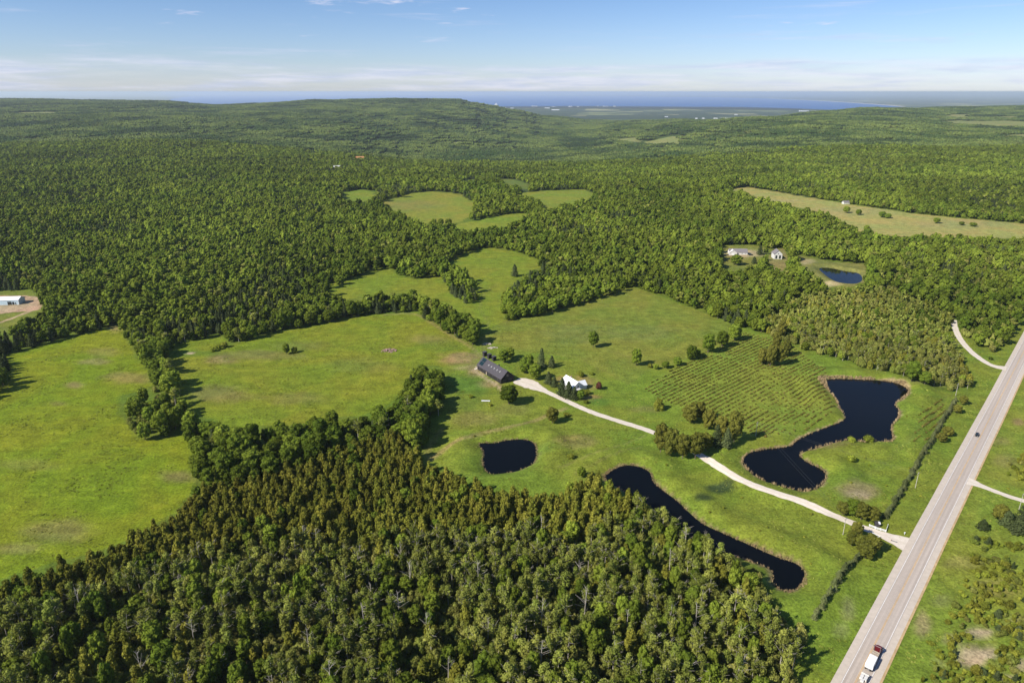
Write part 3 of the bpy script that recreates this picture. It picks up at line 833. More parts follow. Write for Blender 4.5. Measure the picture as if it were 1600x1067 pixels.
def tint(x, y, far=False):
    n = len(x); c = np.tile(np.array([0.120, 0.160, 0.020]), (n, 1))
    if far:
        c[:] = (0.055, 0.080, 0.022)
        for p in FAR_OPEN: m = inside(x, y, p); c[m] = (0.20, 0.21, 0.07)
    wob = 5 * fbm(x / 22, y / 22, 91, 3); wob2 = 5 * fbm(x / 22, y / 22, 93, 3)
    wx = x + wob * .45; wy = y + wob2 * .45
    for i, col in REG:
        m = inside(wx, wy, REGP[i]); c[m] = col
    if far: return c
    m = inside(wx, wy, MEADOW); c[m] = (0.168, 0.190, 0.028)
    m = inside(wx, wy, PLANT); c[m] = (0.172, 0.215, 0.028)
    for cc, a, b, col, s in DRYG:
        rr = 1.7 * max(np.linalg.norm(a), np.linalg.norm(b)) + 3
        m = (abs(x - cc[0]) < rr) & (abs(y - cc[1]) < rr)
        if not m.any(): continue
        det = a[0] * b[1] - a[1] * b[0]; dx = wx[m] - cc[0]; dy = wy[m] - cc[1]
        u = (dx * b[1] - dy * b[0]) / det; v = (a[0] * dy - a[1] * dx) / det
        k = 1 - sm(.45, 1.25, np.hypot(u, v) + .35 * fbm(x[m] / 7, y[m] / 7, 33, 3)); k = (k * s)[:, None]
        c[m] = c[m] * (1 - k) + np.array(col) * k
    for pts, w_, col, s in PATHG:
        P = np.array(pts); m = (x > P[:, 0].min() - 5) & (x < P[:, 0].max() + 5) & (y > P[:, 1].min() - 5) & (y < P[:, 1].max() + 5)
        if not m.any(): continue
        k = (1 - sm(w_ * .5, w_ * 1.6, seg_dist(x[m], y[m], pts))) * s; k = k[:, None]; c[m] = c[m] * (1 - k) + np.array(col) * k
    m = inside(wx, wy, WHITE_YARD); c[m] = (.42, .29, .19)
    for k_, w_, col, s in REEDP:
        g = POND_G[k_]; m = (x > g[:, 0].min() - 15) & (x < g[:, 0].max() + 15) & (y > g[:, 1].min() - 15) & (y < g[:, 1].max() + 15)
        sd_ = pool_poly_sd(x[m], y[m], g); ww = np.maximum(w_ * (.9 + 1.5 * fbm(x[m] / 14, y[m] / 14, 55, 3)), .05)
        if k_ == 'big': ww = ww * np.clip(.22 + sm(BIGTOP - 22, BIGTOP - 6, y[m]), .2, 1.25)
        k = (1 - sm(ww * .5, ww, sd_)) * s; k = k[:, None]; cm = c[m] * (1 - k) + np.array(col) * k
        inn = (1 - sm(-1.2, .4, sd_))[:, None]; cm = cm * (1 - inn) + np.array((.03, .028, .02)) * inn; c[m] = cm
    return c


def grid_obj(name, xs, ys, kmax, far=False, drop=0.0):
    X, Y = np.meshgrid(xs, ys); nx, ny = len(xs), len(ys)
    keep = (np.abs(X) < Y * kmax + 160)
    Z = (base_h(X, Y) if far else hgt(X, Y)) - drop
    i = np.arange(nx * ny).reshape(ny, nx)
    q = np.stack([i[:-1, :-1], i[:-1, 1:], i[1:, 1:], i[1:, :-1]], -1).reshape(-1, 4)
    kf = keep[:-1, :-1] & keep[1:, 1:] & keep[:-1, 1:] & keep[1:, :-1]; q = q[kf.ravel()]
    used = np.zeros(nx * ny, bool); used[q.ravel()] = True; remap = np.cumsum(used) - 1
    V = np.stack([X.ravel(), Y.ravel(), Z.ravel()], 1)[used]; q = remap[q]
    me = np_mesh(name, V, q, True)
    t = tint(V[:, 0].copy(), V[:, 1].copy(), far)
    a = me.color_attributes.new('tint', 'FLOAT_COLOR', 'POINT'); cc = np.ones((len(V), 4), np.float32); cc[:, :3] = t; a.data.foreach_set('color', cc.ravel())
    return tag(link(name, me, M['ground']), None, None, None, 'structure')


grid_obj('ground', np.arange(-1300, 1500, 2.4), np.arange(90, 1300, 2.4), 0.98)
grid_obj('terrain', np.arange(-4300, 4300, 12.), np.arange(1295, 4200, 12.), 1.0, True, 0.1)
grid_obj('hills', np.arange(-13000, 13000, 60.), np.arange(4150, 12400, 60.), 1.02, True, 0.5)
# low plain out to the far shore
me = np_mesh('plain', np.array([(-14000, 11500, -252), (14000, 11500, -252), (125000, 128000, -252), (-125000, 128000, -252)]), np.array([[0, 1, 2, 3]]))
tag(link('plain', me, M['plain']), kind='structure')


def at_plane(px, py, z):
    dx, dy, dz = px_dir(px, py); t = (z - CAM_H) / dz; return (dx * t, dy * t)


def sheet(name, pts, z, mat, kind='structure'):
    bm = bmesh.new(); vs = [bm.verts.new((p[0], p[1], z)) for p in pts]; f = bm.faces.new(vs)
    bmesh.ops.triangulate(bm, faces=[f]); bm.normal_update()
    for f in bm.faces:
        if f.normal.z < 0: f.normal_flip()
    me = bpy.data.meshes.new(name); bm.to_mesh(me); bm.free()
    o = link(name, me, mat); o['kind'] = kind; return o


BAY_PX = [(262,158),(262,165.5),(800,166.8),(900,166.2),(1000,166.8),(1150,167.6),(1230,169.5),(1300,172),(1345,170),(1412,167),(1360,162.8),(1300,159),(1250,156.5),(1200,154.2),(1120,152.3),(1000,151.2),(800,149.8),(500,150.3),(300,151),(270,154)]
sheet('bay_water', [at_plane(x, y, -249) for x, y in BAY_PX], -249, M['bay'])
beach = [(1205,154.0),(1250,156.2),(1300,158.6),(1360,162.3),(1414,166.6),(1412,167.1),(1360,162.9),(1300,159.1),(1250,156.6),(1204,154.3)]
sheet('beach', [at_plane(x, y, -248) for x, y in beach], -248, M['gravel'])

for k_, g in POND_G.items():
    P = np.array(g); c = P.mean(0)
    # grow a little so the sheet runs under the bank
    nxt = np.roll(P, -1, 0); prv = np.roll(P, 1, 0); tdir = nxt - prv; nrm = np.stack([tdir[:, 1], -tdir[:, 0]], 1); nrm /= np.linalg.norm(nrm, axis=1)[:, None]
    area = 0.5 * np.sum(P[:, 0] * nxt[:, 1] - nxt[:, 0] * P[:, 1]); sgn = 1 if area > 0 else -1
    o = sheet('pond', P + nrm * sgn * 1.2, POND_Z[k_], M['pond'])


# ================================================================== roads
def ribbon(name, pts, w0, w1, dz, mat, step=4.0, wfun=None):
    """strip between offsets w0..w1 (m, left negative) along a ground polyline, draped on the terrain"""
    P = np.array(pts); L = np.r_[0, np.cumsum(np.hypot(*np.diff(P, axis=0).T))]; n = max(2, int(L[-1] / step)); s = np.linspace(0, L[-1], n)
    x = np.interp(s, L, P[:, 0]); y = np.interp(s, L, P[:, 1]); tx = np.gradient(x); ty = np.gradient(y); l = np.hypot(tx, ty); nx, ny = ty / l, -tx / l
    m = 7 if abs(w1 - w0) > 2 else 2; V = []; A = []
    for j in range(m):
        t = j / (m - 1); f = wfun(s, L[-1]) if wfun else 1.0; o_ = (w0 + (w1 - w0) * t) * f
        o_ = o_ * (1 + (.13 * vnoise(s / 2.3, s * 0 + w0 + j // 4, 7) if name == 'driveway' else 0)); X = x + nx * o_; Y = y + ny * o_; V.append(np.stack([X, Y, hgt(X, Y) + dz], 1)); A.append(np.full(n, t))
    V = np.stack(V, 1).reshape(-1, 3); A = np.stack(A, 1).ravel(); i = np.arange(n * m).reshape(n, m)
    q = np.stack([i[:-1, :-1], i[:-1, 1:], i[1:, 1:], i[1:, :-1]], -1).reshape(-1, 4)
    me = np_mesh(name, V, q, True); a = me.attributes.new('across', 'FLOAT', 'POINT'); a.data.foreach_set('value', A.astype(np.float32))
    a = me.attributes.new('along', 'FLOAT', 'POINT'); a.data.foreach_set('value', np.repeat(s, m).astype(np.float32))
    o = link(name, me, mat); o['kind'] = 'structure'; return o


# straight highway: through two ground points
A0 = np.array(at(1339.5, 1060)); A1 = np.array(at(1594, 560))
RD = (A1 - A0) / np.linalg.norm(A1 - A0)
ROAD = [tuple(A0 - RD * 140), tuple(A0 + RD * 1500)]
ROAD = [tuple(np.array(ROAD[0]) + (np.array(ROAD[1]) - np.array(ROAD[0])) * t) for t in np.linspace(0, 1, 60)]
ribbon('road_shoulder', ROAD, -6.4, 6.2, 0.10, M['shoulder'])
ribbon('sandy_verge', ROAD, 6.2, 7.0, 0.09, M['tan_edge'])
ribbon('road', ROAD, -3.9, 3.9, 0.14, M['asphalt'])
ribbon('road_marking', ROAD, -3.62, -3.44, 0.15, M['white_line']); ribbon('road_marking', ROAD, 3.44, 3.62, 0.15, M['white_line'])
ribbon('road_marking', ROAD, -0.24, -0.10, 0.15, M['yellow_line']); ribbon('road_marking', ROAD, 0.10, 0.24, 0.15, M['yellow_line'])
DRIVE = smooth_poly(atp([(806,594),(822,598),(840,606),(880,624),(920,643),(960,656),(1000,668),(1022,676),(1060,690),(1098,714),(1130,740),(1160,758),(1200,773),(1250,788),(1300,804),(1340,821),(1380,836),(1416,850)]), 2, False)
ribbon('driveway', DRIVE, -2.3, 2.3, 0.12, M['drive'], 1.0, lambda s, L: 1 + 1.5 * np.clip((s - L + 16) / 16, 0, 1) ** 2 + 2.0 * sm(30, 10, s) * sm(-6, 8, s))
D2 = smooth_poly(atp([(1490,500),(1492,513),(1499,529),(1513,546),(1530,560),(1550,572),(1572,576)]), 2, False)
ribbon('driveway', D2, -2.4, 2.4, 0.12, M['drive'], 1.0, lambda s, L: 1 + 1.2 * np.clip((s - L + 14) / 14, 0, 1) ** 2)
D3 = smooth_poly(atp([(1508,750),(1525,756),(1545,764),(1575,775),(1600,783),(1720,818)]), 2, False)
ribbon('driveway', D3, -1.9, 1.9, 0.12, M['drive'], 1.0, lambda s, L: 1 + 1.6 * np.clip((13 - s) / 13, 0, 1) ** 2)

# ================================================================== haze
hz = MB().box(-130000, 130000, -1500, 130000, -270, 215).build('haze', None); hz['kind'] = 'stuff'
hm = bpy.data.materials.new('haze_air'); hm.use_nodes = True; q = NT(hm.node_tree); q.n.clear()
pv = q.new('ShaderNodeVolumePrincipled'); pv.inputs['Color'].default_value = (0.80, 0.90, 1.0, 1); pv.inputs['Density'].default_value = HAZE; pv.inputs['Anisotropy'].default_value = 0.2
ou = q.new('ShaderNodeOutputMaterial'); q.l.new(pv.outputs[0], ou.inputs['Volume']); hz.data.materials.append(hm)

# ================================================================== BUILDINGS
def gable_roof(mb, L, W, he, hr, over=0.5, th=0.22):
    """ridge along X; two slabs"""
    for s in (-1, 1):
        y0 = s * (W / 2 + over); sl = (hr - he) / (W / 2); ze = he - over * sl
        a = [(-L / 2 - over, y0, ze), (L / 2 + over, y0, ze), (L / 2 + over, 0, hr), (-L / 2 - over, 0, hr)]
        if s > 0: a = a[::-1]
        mb.hexa(a, [(p[0], p[1], p[2] + th) for p in a])
    return mb


def gable_wall(mb, L, W, he, hr):
    v = [(-L/2,-W/2,-.8),(L/2,-W/2,-.8),(L/2,W/2,-.8),(-L/2,W/2,-.8),(-L/2,-W/2,he),(L/2,-W/2,he),(L/2,W/2,he),(-L/2,W/2,he),(-L/2,0,hr),(L/2,0,hr)]
    return mb.add(v, [(0,3,2,1),(0,1,5,4),(2,3,7,6),(1,2,6,9,5),(3,0,4,8,7),(4,5,9,8),(8,9,6,7)])


def frame_of(p0, p1):
    a = np.array(at(*p0)); b = np.array(at(*p1)); c = (a + b) / 2; d = b - a
    return c, math.atan2(d[1], d[0]), float(np.linalg.norm(d))


def black_house():
    # near long wall foot runs between these photo points
    c, ang, L = frame_of((746, 577), (783, 600)); W = 10.5
    ux, uy = math.cos(ang), math.sin(ang); n = (-uy, ux)
    o = (c[0] + n[0] * W / 2, c[1] + n[1] * W / 2); z = H1(*o)
    t = thing('black_house', 'long black barn-style house with skylights beside the gravel turning area', 'house', (o[0], o[1], z), ang)
    he, hr = 3.6, 8.4
    gable_wall(MB(), L, W, he, hr - .05).build('wall', M['black_wall'], t)
    sl = (hr - he) / (W / 2)
    roof = gable_roof(MB(), L, W, he, hr).build('roof', M['black_metal'], t)
    ns = int((L + 1) / .8)
    rib = MB()
    for i in range(ns + 1):
        x = -L / 2 - .48 + i * (L + .96) / ns
        for s in (-1, 1):
            y0 = s * (W / 2 + .48); ze = he - .48 * sl + .22
            a = [(x - .03, y0, ze), (x + .03, y0, ze), (x + .03, 0, hr + .22), (x - .03, 0, hr + .22)]
            if s > 0: a = a[::-1]
            rib.hexa(a, [(p[0], p[1], p[2] + .07) for p in a])
    rib.build('roof_seam', M['black_metal'], roof)
    def on_roof(x0, x1, f0, f1, th, lift=.23):     # patch on the near slope, f = fraction from eave to ridge
        a = []
        for x, f in ((x0, f0), (x1, f0), (x1, f1), (x0, f1)): a.append((x, -(W / 2) * (1 - f), he + (hr - he) * f + lift))
        return a, [(p[0], p[1] - th * .5, p[2] + th) for p in a]
    for i in range(5):
        x = -L / 2 + L * (.36 + .115 * i); k_ = MB().hexa(*on_roof(x - .38, x + .38, .42, .62, .12)).build('skylight', M['black_metal'], roof)
        MB().hexa(*on_roof(x - .28, x + .28, .44, .60, .05, .36)).build('pane', M['sky_glass'], k_) if False else None
        g = MB().hexa(*on_roof(x - .30, x + .30, .435, .605, .04, .36)); g.build('skylight_pane', M['sky_glass'], roof)
    for i in range(4):
        for j in range(2):
            x0 = -L / 2 + 1.2 + i * 1.15
            MB().hexa(*on_roof(x0, x0 + 1.05, .12 + j * .42, .50 + j * .42, .06, .30)).build('solar_panel', M['panel'], roof)
    # long side windows and doors
    for i, f in enumerate((.12, .28, .50, .66, .86)):
        x = -L / 2 + L * f; wn = MB().box(x - .75, x + .75, -W / 2 - .06, -W / 2 + .02, 1.0, 2.5).build('window', M['black_metal'], t)
        MB().box(x - .62, x + .62, -W / 2 - .09, -W / 2 - .061, 1.12, 2.38).build('pane', M['glass'], wn)
    d = MB().box(-L/2 + L*.39 - .5, -L/2 + L*.39 + .5, -W / 2 - .07, -W / 2 + .02, 0, 2.2).build('door', M['wood'], t)
    # garage doors in the gable facing the drive
    for y in (-2.4, 2.0):
        g = MB().box(L / 2 - .02, L / 2 + .07, y - 1.5, y + 1.5, 0, 2.7).build('garage_door', M['garage_black'], t)
        for k2 in range(4): MB().box(L / 2 + .071, L / 2 + .11, y - 1.4, y + 1.4, .08 + k2 * .66, .66 + k2 * .66).build('door_panel', M['garage_black'], g)
    MB().box(L / 2 - .02, L / 2 + .06, -.9, .9, 4.4, 5.8).build('window', M['glass'], t)
    # deck off the far end
    dk = MB().box(-L / 2 - 4.0, -L / 2 - .02, -W / 2 + .5, -W / 2 + 4.5, .15, .5).build('deck', M['wood'], t)
    for k2 in range(5): MB().box(-L / 2 - 3.95 + .8 * k2, -L / 2 - 3.25 + .8 * k2, -W / 2 + .52, -W / 2 + 4.48, .505, .545).build('deck_board', M['wood'], dk)
    st = MB().box(-L / 2 - 2.0, -L / 2 - .05, -W / 2 - 1.6, -W / 2 + .46, -.2, .25).build('step', M['gravel'], t)
    # covered lean-to posts along the front
    MB().box(-.4, .4, -.4, .4, hr + .1, hr + 1.3).build('chimney', M['black_metal'], t).location = (L * .1, 1.2, -.9)
    # three small black cabins behind the house
    for i, lb in enumerate(('small black cube cabin behind the barn house, farthest left of three', 'middle one of three small black cabins behind the barn house', 'small black cabin nearest the round tree behind the barn house')):
        wx, wy = at(757.5 + 7.2 * i, 556 + 3.6 * i)
        cb = thing('cabin', lb, 'cabin', (wx, wy, H1(wx, wy)), ang, 'small black cabins')
        MB().box(-1.3, 1.3, -1.3, 1.3, -.4, 3.3).build('wall', M['black_wall'], cb)
        MB().box(-1.45, 1.45, -1.45, 1.45, 3.3, 3.48).build('roof', M['black_metal'], cb)
        MB().box(-.4, .4, -1.36, -1.29, 0, 2.0).build('door', M['black_metal'], cb)
    return o, ang, L, W


BH = black_house()


def simple_house(name, label, loc, ang, L, W, he, hr, wall, roof, wins=4, cat='house', wing=None, ends=1):
    t = thing(name, label, cat, (loc[0], loc[1], H1(*loc)), ang)
    gable_wall(MB(), L, W, he, hr - .05).build('wall', wall, t)
    rf = gable_roof(MB(), L, W, he, hr, .4).build('roof', roof, t)
    for i in range(wins):
        x = -L / 2 + L * (i + .5) / wins
        wn = MB().box(x - .5, x + .5, -W / 2 - .05, -W / 2 + .02, 1.0, 2.2).build('window', M['white'], t)
        MB().box(x - .42, x + .42, -W / 2 - .07, -W / 2 - .051, 1.08, 2.12).build('pane', M['glass'], wn)
    for s in (-1, 1)[:ends + 1]:
        wn = MB().box(s * L / 2 - .03, s * L / 2 + .05 * s, -.5, .5, he - .3, he + .9) if s > 0 else MB().box(-L / 2 - .05, -L / 2 + .03, -.5, .5, he - .3, he + .9)
        wn.build('window', M['glass'], t)
    return t, rf


def white_house():
    c, ang, L = frame_of((876, 606), (905, 620)); L = 12.5; W = 7.5
    cx, cy = at(891, 610); t, rf = simple_house('white_house', 'white farmhouse with bright metal roof behind dark pines by the drive', (cx + 1.5, cy + 4), R(-60), 14.0, 9.5, 3.4, 7.0, M['white_wall'], M['white'])
    # crossing wing
    w2 = gable_wall(MB(), 6.5, 5.5, 3.2, 5.6).build('wall', M['white_wall'], t, (3.6, 4.4, 0), math.pi / 2)
    r2 = gable_roof(MB(), 6.5, 5.5, 3.2, 5.6, .4).build('roof', M['white'], t, (3.6, 4.4, 0), math.pi / 2)
    MB().box(-.35, .35, -.35, .35, 5.9, 7.9).build('chimney', M['stone'], rf, (-2.5, .8, 0))
    pr = MB().box(7.1, 10.4, -4.4, 1.0, 2.4, 2.62).build('porch_roof', M['white_wall'], t)
    for x in (7.4, 10.2):
        for y in (-4.2, .8): MB().box(x - .08, x + .08, y - .08, y + .08, -.2, 2.39).build('post', M['white_wall'], t)
    MB().box(7.02, 7.09, -1.4, -.4, 0, 2.1).build('door', M['wood'], t)


white_house()


def shed_left():
    c0 = np.array(at(29, 476)); ang = R(7); L = 26.0; W = 11.0
    o = (c0[0] - math.cos(ang) * L / 2, c0[1] - math.sin(ang) * L / 2 + W / 2)
    t = thing('metal_shed', 'long white metal workshop with pale blue end wall on the dirt yard', 'workshop', (o[0], o[1], H1(*o)), ang)
    he, hr = 4.6, 6.6
    gable_wall(MB(), L, W, he, hr - .05).build('wall', M['blue_wall'], t)
    rf = gable_roof(MB(), L, W, he, hr, .3, .15).build('roof', M['white'], t)
    for x, w_, h_ in ((L / 2 - 8.2, 1.8, 3.2), (L / 2 - 5.0, .9, 2.8)):
        d = MB().box(x - w_, x + w_, -W / 2 - .08, -W / 2 + .02, 0, h_).build('bay_door', M['black_wall'], t)
        for k in range(3): MB().box(x - w_ + .15, x + w_ - .15, -W / 2 - .12, -W / 2 - .081, .1 + k * h_ / 3, h_ / 3 - .05 + k * h_ / 3).build('door_panel', M['glass'], d)
    MB().box(L / 2 - 3.3, L / 2 - 2.5, -W / 2 - .07, -W / 2 + .02, 0, 2.3).build('door', M['black_wall'], t)
    MB().box(L / 2 - .3, L / 2 + .05, -W / 2 - .15, -W / 2 - .02, -.2, he - .1).build('downpipe', M['white'], t)
    # parked trailer behind the shed end
    p = at(36, 465); tr = thing('utility_trailer', 'small brown trailer parked by the end of the long white workshop', 'trailer', (p[0], p[1], H1(*p)), .2)
    MB().box(-1.8, 1.8, -.9, .9, .5, 1.1).build('bed', M['dirt'], tr); MB().tube((1.8, 0, .6), (3, 0, .5), .07, .07).build('drawbar', M['steel'], tr)
    for s in (-1, 1): MB().tube((0, s * .92, .4), (0, s * 1.12, .4), .4, .4, 10).build('wheel', M['tyre'], tr)


shed_left()


def far_houses():
    # ranch house with pale walls and hip-like gables in the forest clearing
    c = at(1150, 398); t, _ = simple_house('ranch_house', 'pale ranch house with grey roof on the sandy yard in the forest clearing', (c[0] + 3, c[1] + 4), -.08, 22, 10, 3.2, 6.6, M['white_wall'], M['grey_roof'], 5)
    gable_wall(MB(), 8, 9, 3.2, 6.2).build('wall', M['white_wall'], t, (-7, -3.5, 0), math.pi / 2); gable_roof(MB(), 8, 9, 3.2, 6.2, .4).build('roof', M['white_wall'], t, (-7, -3.5, 0), math.pi / 2)
    MB().box(-8.6, -5.4, -7.62, -7.52, 0, 2.5).build('garage_door', M['white'], t)
    c = at(1216, 405); t, _ = simple_house('tall_house', 'tall white gabled house among trees right of the ranch house', (c[0], c[1] + 6), R(85), 12, 9.5, 6.2, 10.5, M['white_wall'], M['grey_roof'], 3)
    MB().box(-6.1, -6.02, -3.2, -1.0, .6, 4.6).build('window', M['glass'], t); MB().box(-6.1, -6.02, 1.0, 3.2, .6, 4.6).build('window', M['glass'], t)
    c = at(527, 266); simple_house('white_cottage', 'tiny white cottage deep in the forest beyond the clearings', (c[0], c[1]), .5, 18, 10, 7, 12, M['white_wall'], M['white'], 3)
    c = at(563, 252); simple_house('orange_roofed_house', 'distant house with orange-brown roof among the trees', (c[0], c[1]), .1, 26, 14, 9, 15, M['orange_roof'], M['orange_roof'], 3)
    c = at(1322, 319); simple_house('grey_farm_shed', 'small grey shed at the back edge of the pale hay field', (c[0], c[1] + 2), .1, 11, 7, 3.4, 5.4, M['white_wall'], M['grey_roof'], 3, 'shed')
    # dark pickup parked by the ranch house
    c = at(1173, 399); v = thing('parked_pickup', 'dark pickup parked on the sandy yard beside the ranch house', 'pickup', (c[0], c[1], H1(*c)), .1)
    MB().box(-2.6, 2.6, -.95, .95, .5, 1.15).build('body', M['car_black'], v)
    MB().hexa([(-.6, -.9, 1.15), (1.3, -.9, 1.15), (1.3, .9, 1.15), (-.6, .9, 1.15)], [(-.3, -.75, 1.85), (.9, -.75, 1.85), (.9, .75, 1.85), (-.3, .75, 1.85)]).build('cab', M['glass'], v)
    for x in (-1.7, 1.7):
        for s in (-1, 1): MB().tube((x, s * .8, .4), (x, s * 1.0, .4), .4, .4, 10).build('wheel', M['tyre'], v)


far_houses()

# town along the bay: small pale blocks, farm buildings on the plain
def town():
    r = random.Random(5)
    spots = [(775,166.5,30,70,'tall white grain terminal tower on the bay shore','grain_terminal','silo')]
    for px, py, w_, h_, lb, nm, cat in spots:
        x, y = at_plane(px, py + .8, -249); t = thing(nm, lb, cat, (x, y, -250))
        for k in range(4): MB().tube((k * 26 - 40, 0, 0), (k * 26 - 40, 0, h_), 14, 14, 10).build('silo_tube', M['white'], t)
        MB().box(-20, 20, 10, 40, 0, h_ * 1.5).build('head_house', M['white'], t)
    blds = [(786,169.5,160),(800,169.8,90),(835,166.8,180),(865,167.2,110),(855,169.6,140),(890,167.2,70),(893,166.9,60),(903,167.3,70),(934,166.4,60),(946,166.9,150),(960,167.0,80),
            (868,172.5,200),(1041,183.2,60),(1099,185.8,45),(1118,185.8,70),(1135,185.9,45),(1088,186,40),(888,189.3,50),(865,187,60),(1256,174.4,220),(1278,174.5,180),(1150,180,60)]
    for i, (px, py, w_) in enumerate(blds):
        x, y = at_plane(px, py, -251); h_ = r.uniform(9, 16) if y > 15000 else 10
        t = thing('town_building', 'tiny pale low building far off on the plain by the bay', 'building', (x, y, -252), r.uniform(-.2, .2), 'distant buildings on the plain by the bay')
        gable_wall(MB(), w_, w_ * .3, h_, h_ * 1.3).build('wall', M['white'], t); gable_roof(MB(), w_, w_ * .3, h_, h_ * 1.3, 1, .5).build('roof', M['white'], t)


town()

# ================================================================== small built things
def bench_boat():
    c = at(759, 627); t = thing('white_dock', 'long white plank dock section lying on the grass below the barn house', 'dock section', (c[0], c[1], H1(*c)), -.06)
    for i in range(6): MB().box(-2.8 + i * .94, -2.8 + i * .94 + .86, -.6, .6, .45, .55).build('plank', M['white'], t)
    MB().box(-2.8, 2.8, -.55, -.45, .3, .45).build('rail', M['white'], t); MB().box(-2.8, 2.8, .45, .55, .3, .45).build('rail', M['white'], t)
    for x in (-2.4, 0, 2.4):
        for y in (-.5, .5): MB().box(x - .06, x + .06, y - .06, y + .06, -.3, .299).build('leg', M['white'], t)


bench_boat()


def rock_heap(name, px, py, rx, ry, n, label, mat):
    c = at(px, py); t = thing(name, label, 'rock pile', (c[0], c[1], H1(*c)))
    r = np.random.default_rng(n)
    meshes = []
    for k in range(4):
        v, f = ICO1; v = v * (1 + r.normal(0, .16, (len(v), 1))) * (1, .8, .6); me = np_mesh('rock', v, f); me.materials.append(mat); meshes.append(me)
    for i in range(n):
        a = r.uniform(0, 6.28); d = math.sqrt(r.random()); x = math.cos(a) * d * rx; y = math.sin(a) * d * ry
        o = bpy.data.objects.new('rock', meshes[i % 4]); COL.objects.link(o); o.parent = t; s = r.uniform(.35, .85)
        zz = H1(c[0] + x, c[1] + y) - H1(*c); o.location = (x, y, zz + .15 + .7 * (1 - d)); o.scale = (s, s, s); o.rotation_euler = (r.uniform(-.4, .4), 0, r.uniform(0, 6))


rock_heap('rock_pile', 608, 548, 6.0, 4.5, 60, 'low reddish rock pile in the middle of the green field', M['stone'])
rock_heap('flat_stone_patch', 762, 538, 3.5, 2.5, 26, 'pale flat stones at the path behind the barn house', M['shoulder'])
rock_heap('stone_row', 770, 544, 4.0, 1.6, 22, 'short row of pale stones between path and round tree behind the barn house', M['shoulder'])

POLE_TOPS = {}


def pole(px, py, h, label, key, arm=True):
    c = at(px, py); t = thing('utility_pole', label, 'utility pole', (c[0], c[1], H1(*c)), .6, 'wooden utility poles')
    MB().tube((0, 0, -.8), (0, 0, h), .17, .11, 8).build('post', M['pole'], t)
    if arm:
        MB().box(-1.1, 1.1, -.06, .06, h - .75, h - .6).build('crossarm', M['pole'], t)
        for x in (-1, 0, 1): MB().tube((x, 0, h - .6 if x else h), (x, 0, h - .35 if x else h + .25), .05, .04, 6).build('insulator', M['steel'], t)
    POLE_TOPS[key] = (c[0], c[1], H1(*c) + h)


pole(1180, 686, 9, 'leaning pale utility pole standing in the grass right of the cedar clump', 'a')
pole(1317, 835, 9, 'pale utility pole beside the drive just left of the entrance trees', 'b')
pole(1430, 762, 9, 'pale utility pole between the young spruce row and the highway', 'c')
pole(1493, 618, 9, 'pale utility pole at the top end of the young spruce row', 'd')
pole(1592, 796, 9, 'utility pole by the side lane across the highway', 'e')


def wire_between(a, b, label):
    A, B = Vector(POLE_TOPS[a]), Vector(POLE_TOPS[b]); n = 16; m = MB(); pts = []
    for i in range(n + 1):
        t = i / n; p = A.lerp(B, t); p.z += -.35 - 1.6 * 4 * t * (1 - t) * .7; pts.append(p)
    for off in (-.9, .9):
        d = (B - A).cross(Vector((0, 0, 1))).normalized() * off
        for p, q_ in zip(pts[:-1], pts[1:]): m.tube(p + d, q_ + d, .03, .03, 4)
    return tag(m.build('power_line', M['wire']), label, 'power line')


wire_between('a', 'c', 'pair of thin power lines crossing the neck of the big pond')
wire_between('c', 'd', 'thin power lines running above the young spruce row')
wire_between('a', 'b', 'thin power lines running from cedar clump toward the entrance')


def fence_run(p, q_, label, h=1.2):
    a = np.array(at(*p)); b = np.array(at(*q_)); L = float(np.linalg.norm(b - a)); ang = math.atan2(*(b - a)[::-1]); c = (a + b) / 2
    t = thing('entrance_fence', label, 'fence', (c[0], c[1], H1(*c)), ang, 'white entrance fences')
    n = max(2, int(L / 2.2) + 1)
    for i in range(n):
        x = -L / 2 + L * i / (n - 1); MB().box(x - .09, x + .09, -.09, .09, -.4, h + .15).build('post', M['white'], t)
    for z in (.3, .7, 1.05): MB().box(-L / 2 + .1, L / 2 - .1, -.035, .035, z - .09, z + .09).build('rail', M['white'], t)
    return t


fence_run((1358, 822), (1368, 826), 'short white board fence left of the black-topped gate pillar')
fence_run((1367, 826), (1384, 831), 'white board fence along the drive right of the black-topped gate pillar')
fence_run((1384, 831), (1387, 822), 'white fence wing turning away from the drive toward the spruce row')
fence_run((1361, 834), (1374, 841), 'white board fence on the near side of the drive beside the entrance trees')
fence_run((1374, 841), (1371, 848), 'white fence wing turning back on the near side of the drive')


def gate_pillar():
    c = at(1372, 823); t = thing('waste_bin_shelter', 'black slatted box shelter with pale lid behind the white entrance fence', 'bin shelter', (c[0], c[1] + 1, H1(*c)), -.3)
    MB().box(-1.1, 1.1, -.9, .9, -.1, 1.6).build('body', M['black_wall'], t); MB().box(-1.2, .3, -1.0, 1.0, 1.6, 1.72).build('lid', M['black_metal'], t)
    MB().box(.31, 1.2, -1.0, 1.0, 1.6, 1.74).build('lid', M['white'], t)
    for k in range(5): MB().box(-1.05 + .44 * k, -.7 + .44 * k, -.96, -.901, 0, 1.5).build('board', M['black_metal'], t)
    c = at(1413, 835); t = thing('rural_marker', 'small white marker post in the grass by the highway junction', 'marker', (c[0], c[1], H1(*c)))
    MB().box(-.07, .07, -.07, .07, -.3, .9).build('post', M['white'], t); MB().box(-.3, .3, -.12, .12, .9, 1.3).build('box', M['white'], t)
    c = at(1397, 846); t = thing('culvert', 'dark culvert mouth beside the drive near the highway', 'culvert', (c[0], c[1], H1(*c)), -.6)
    MB().tube((-1.2, 0, .1), (1.2, 0, .1), .35, .35, 10).build('pipe', M['steel'], t); MB().box(-1.3, -1.21, -.6, .6, -.4, .5).build('headwall', M['stone'], t)


gate_pillar()


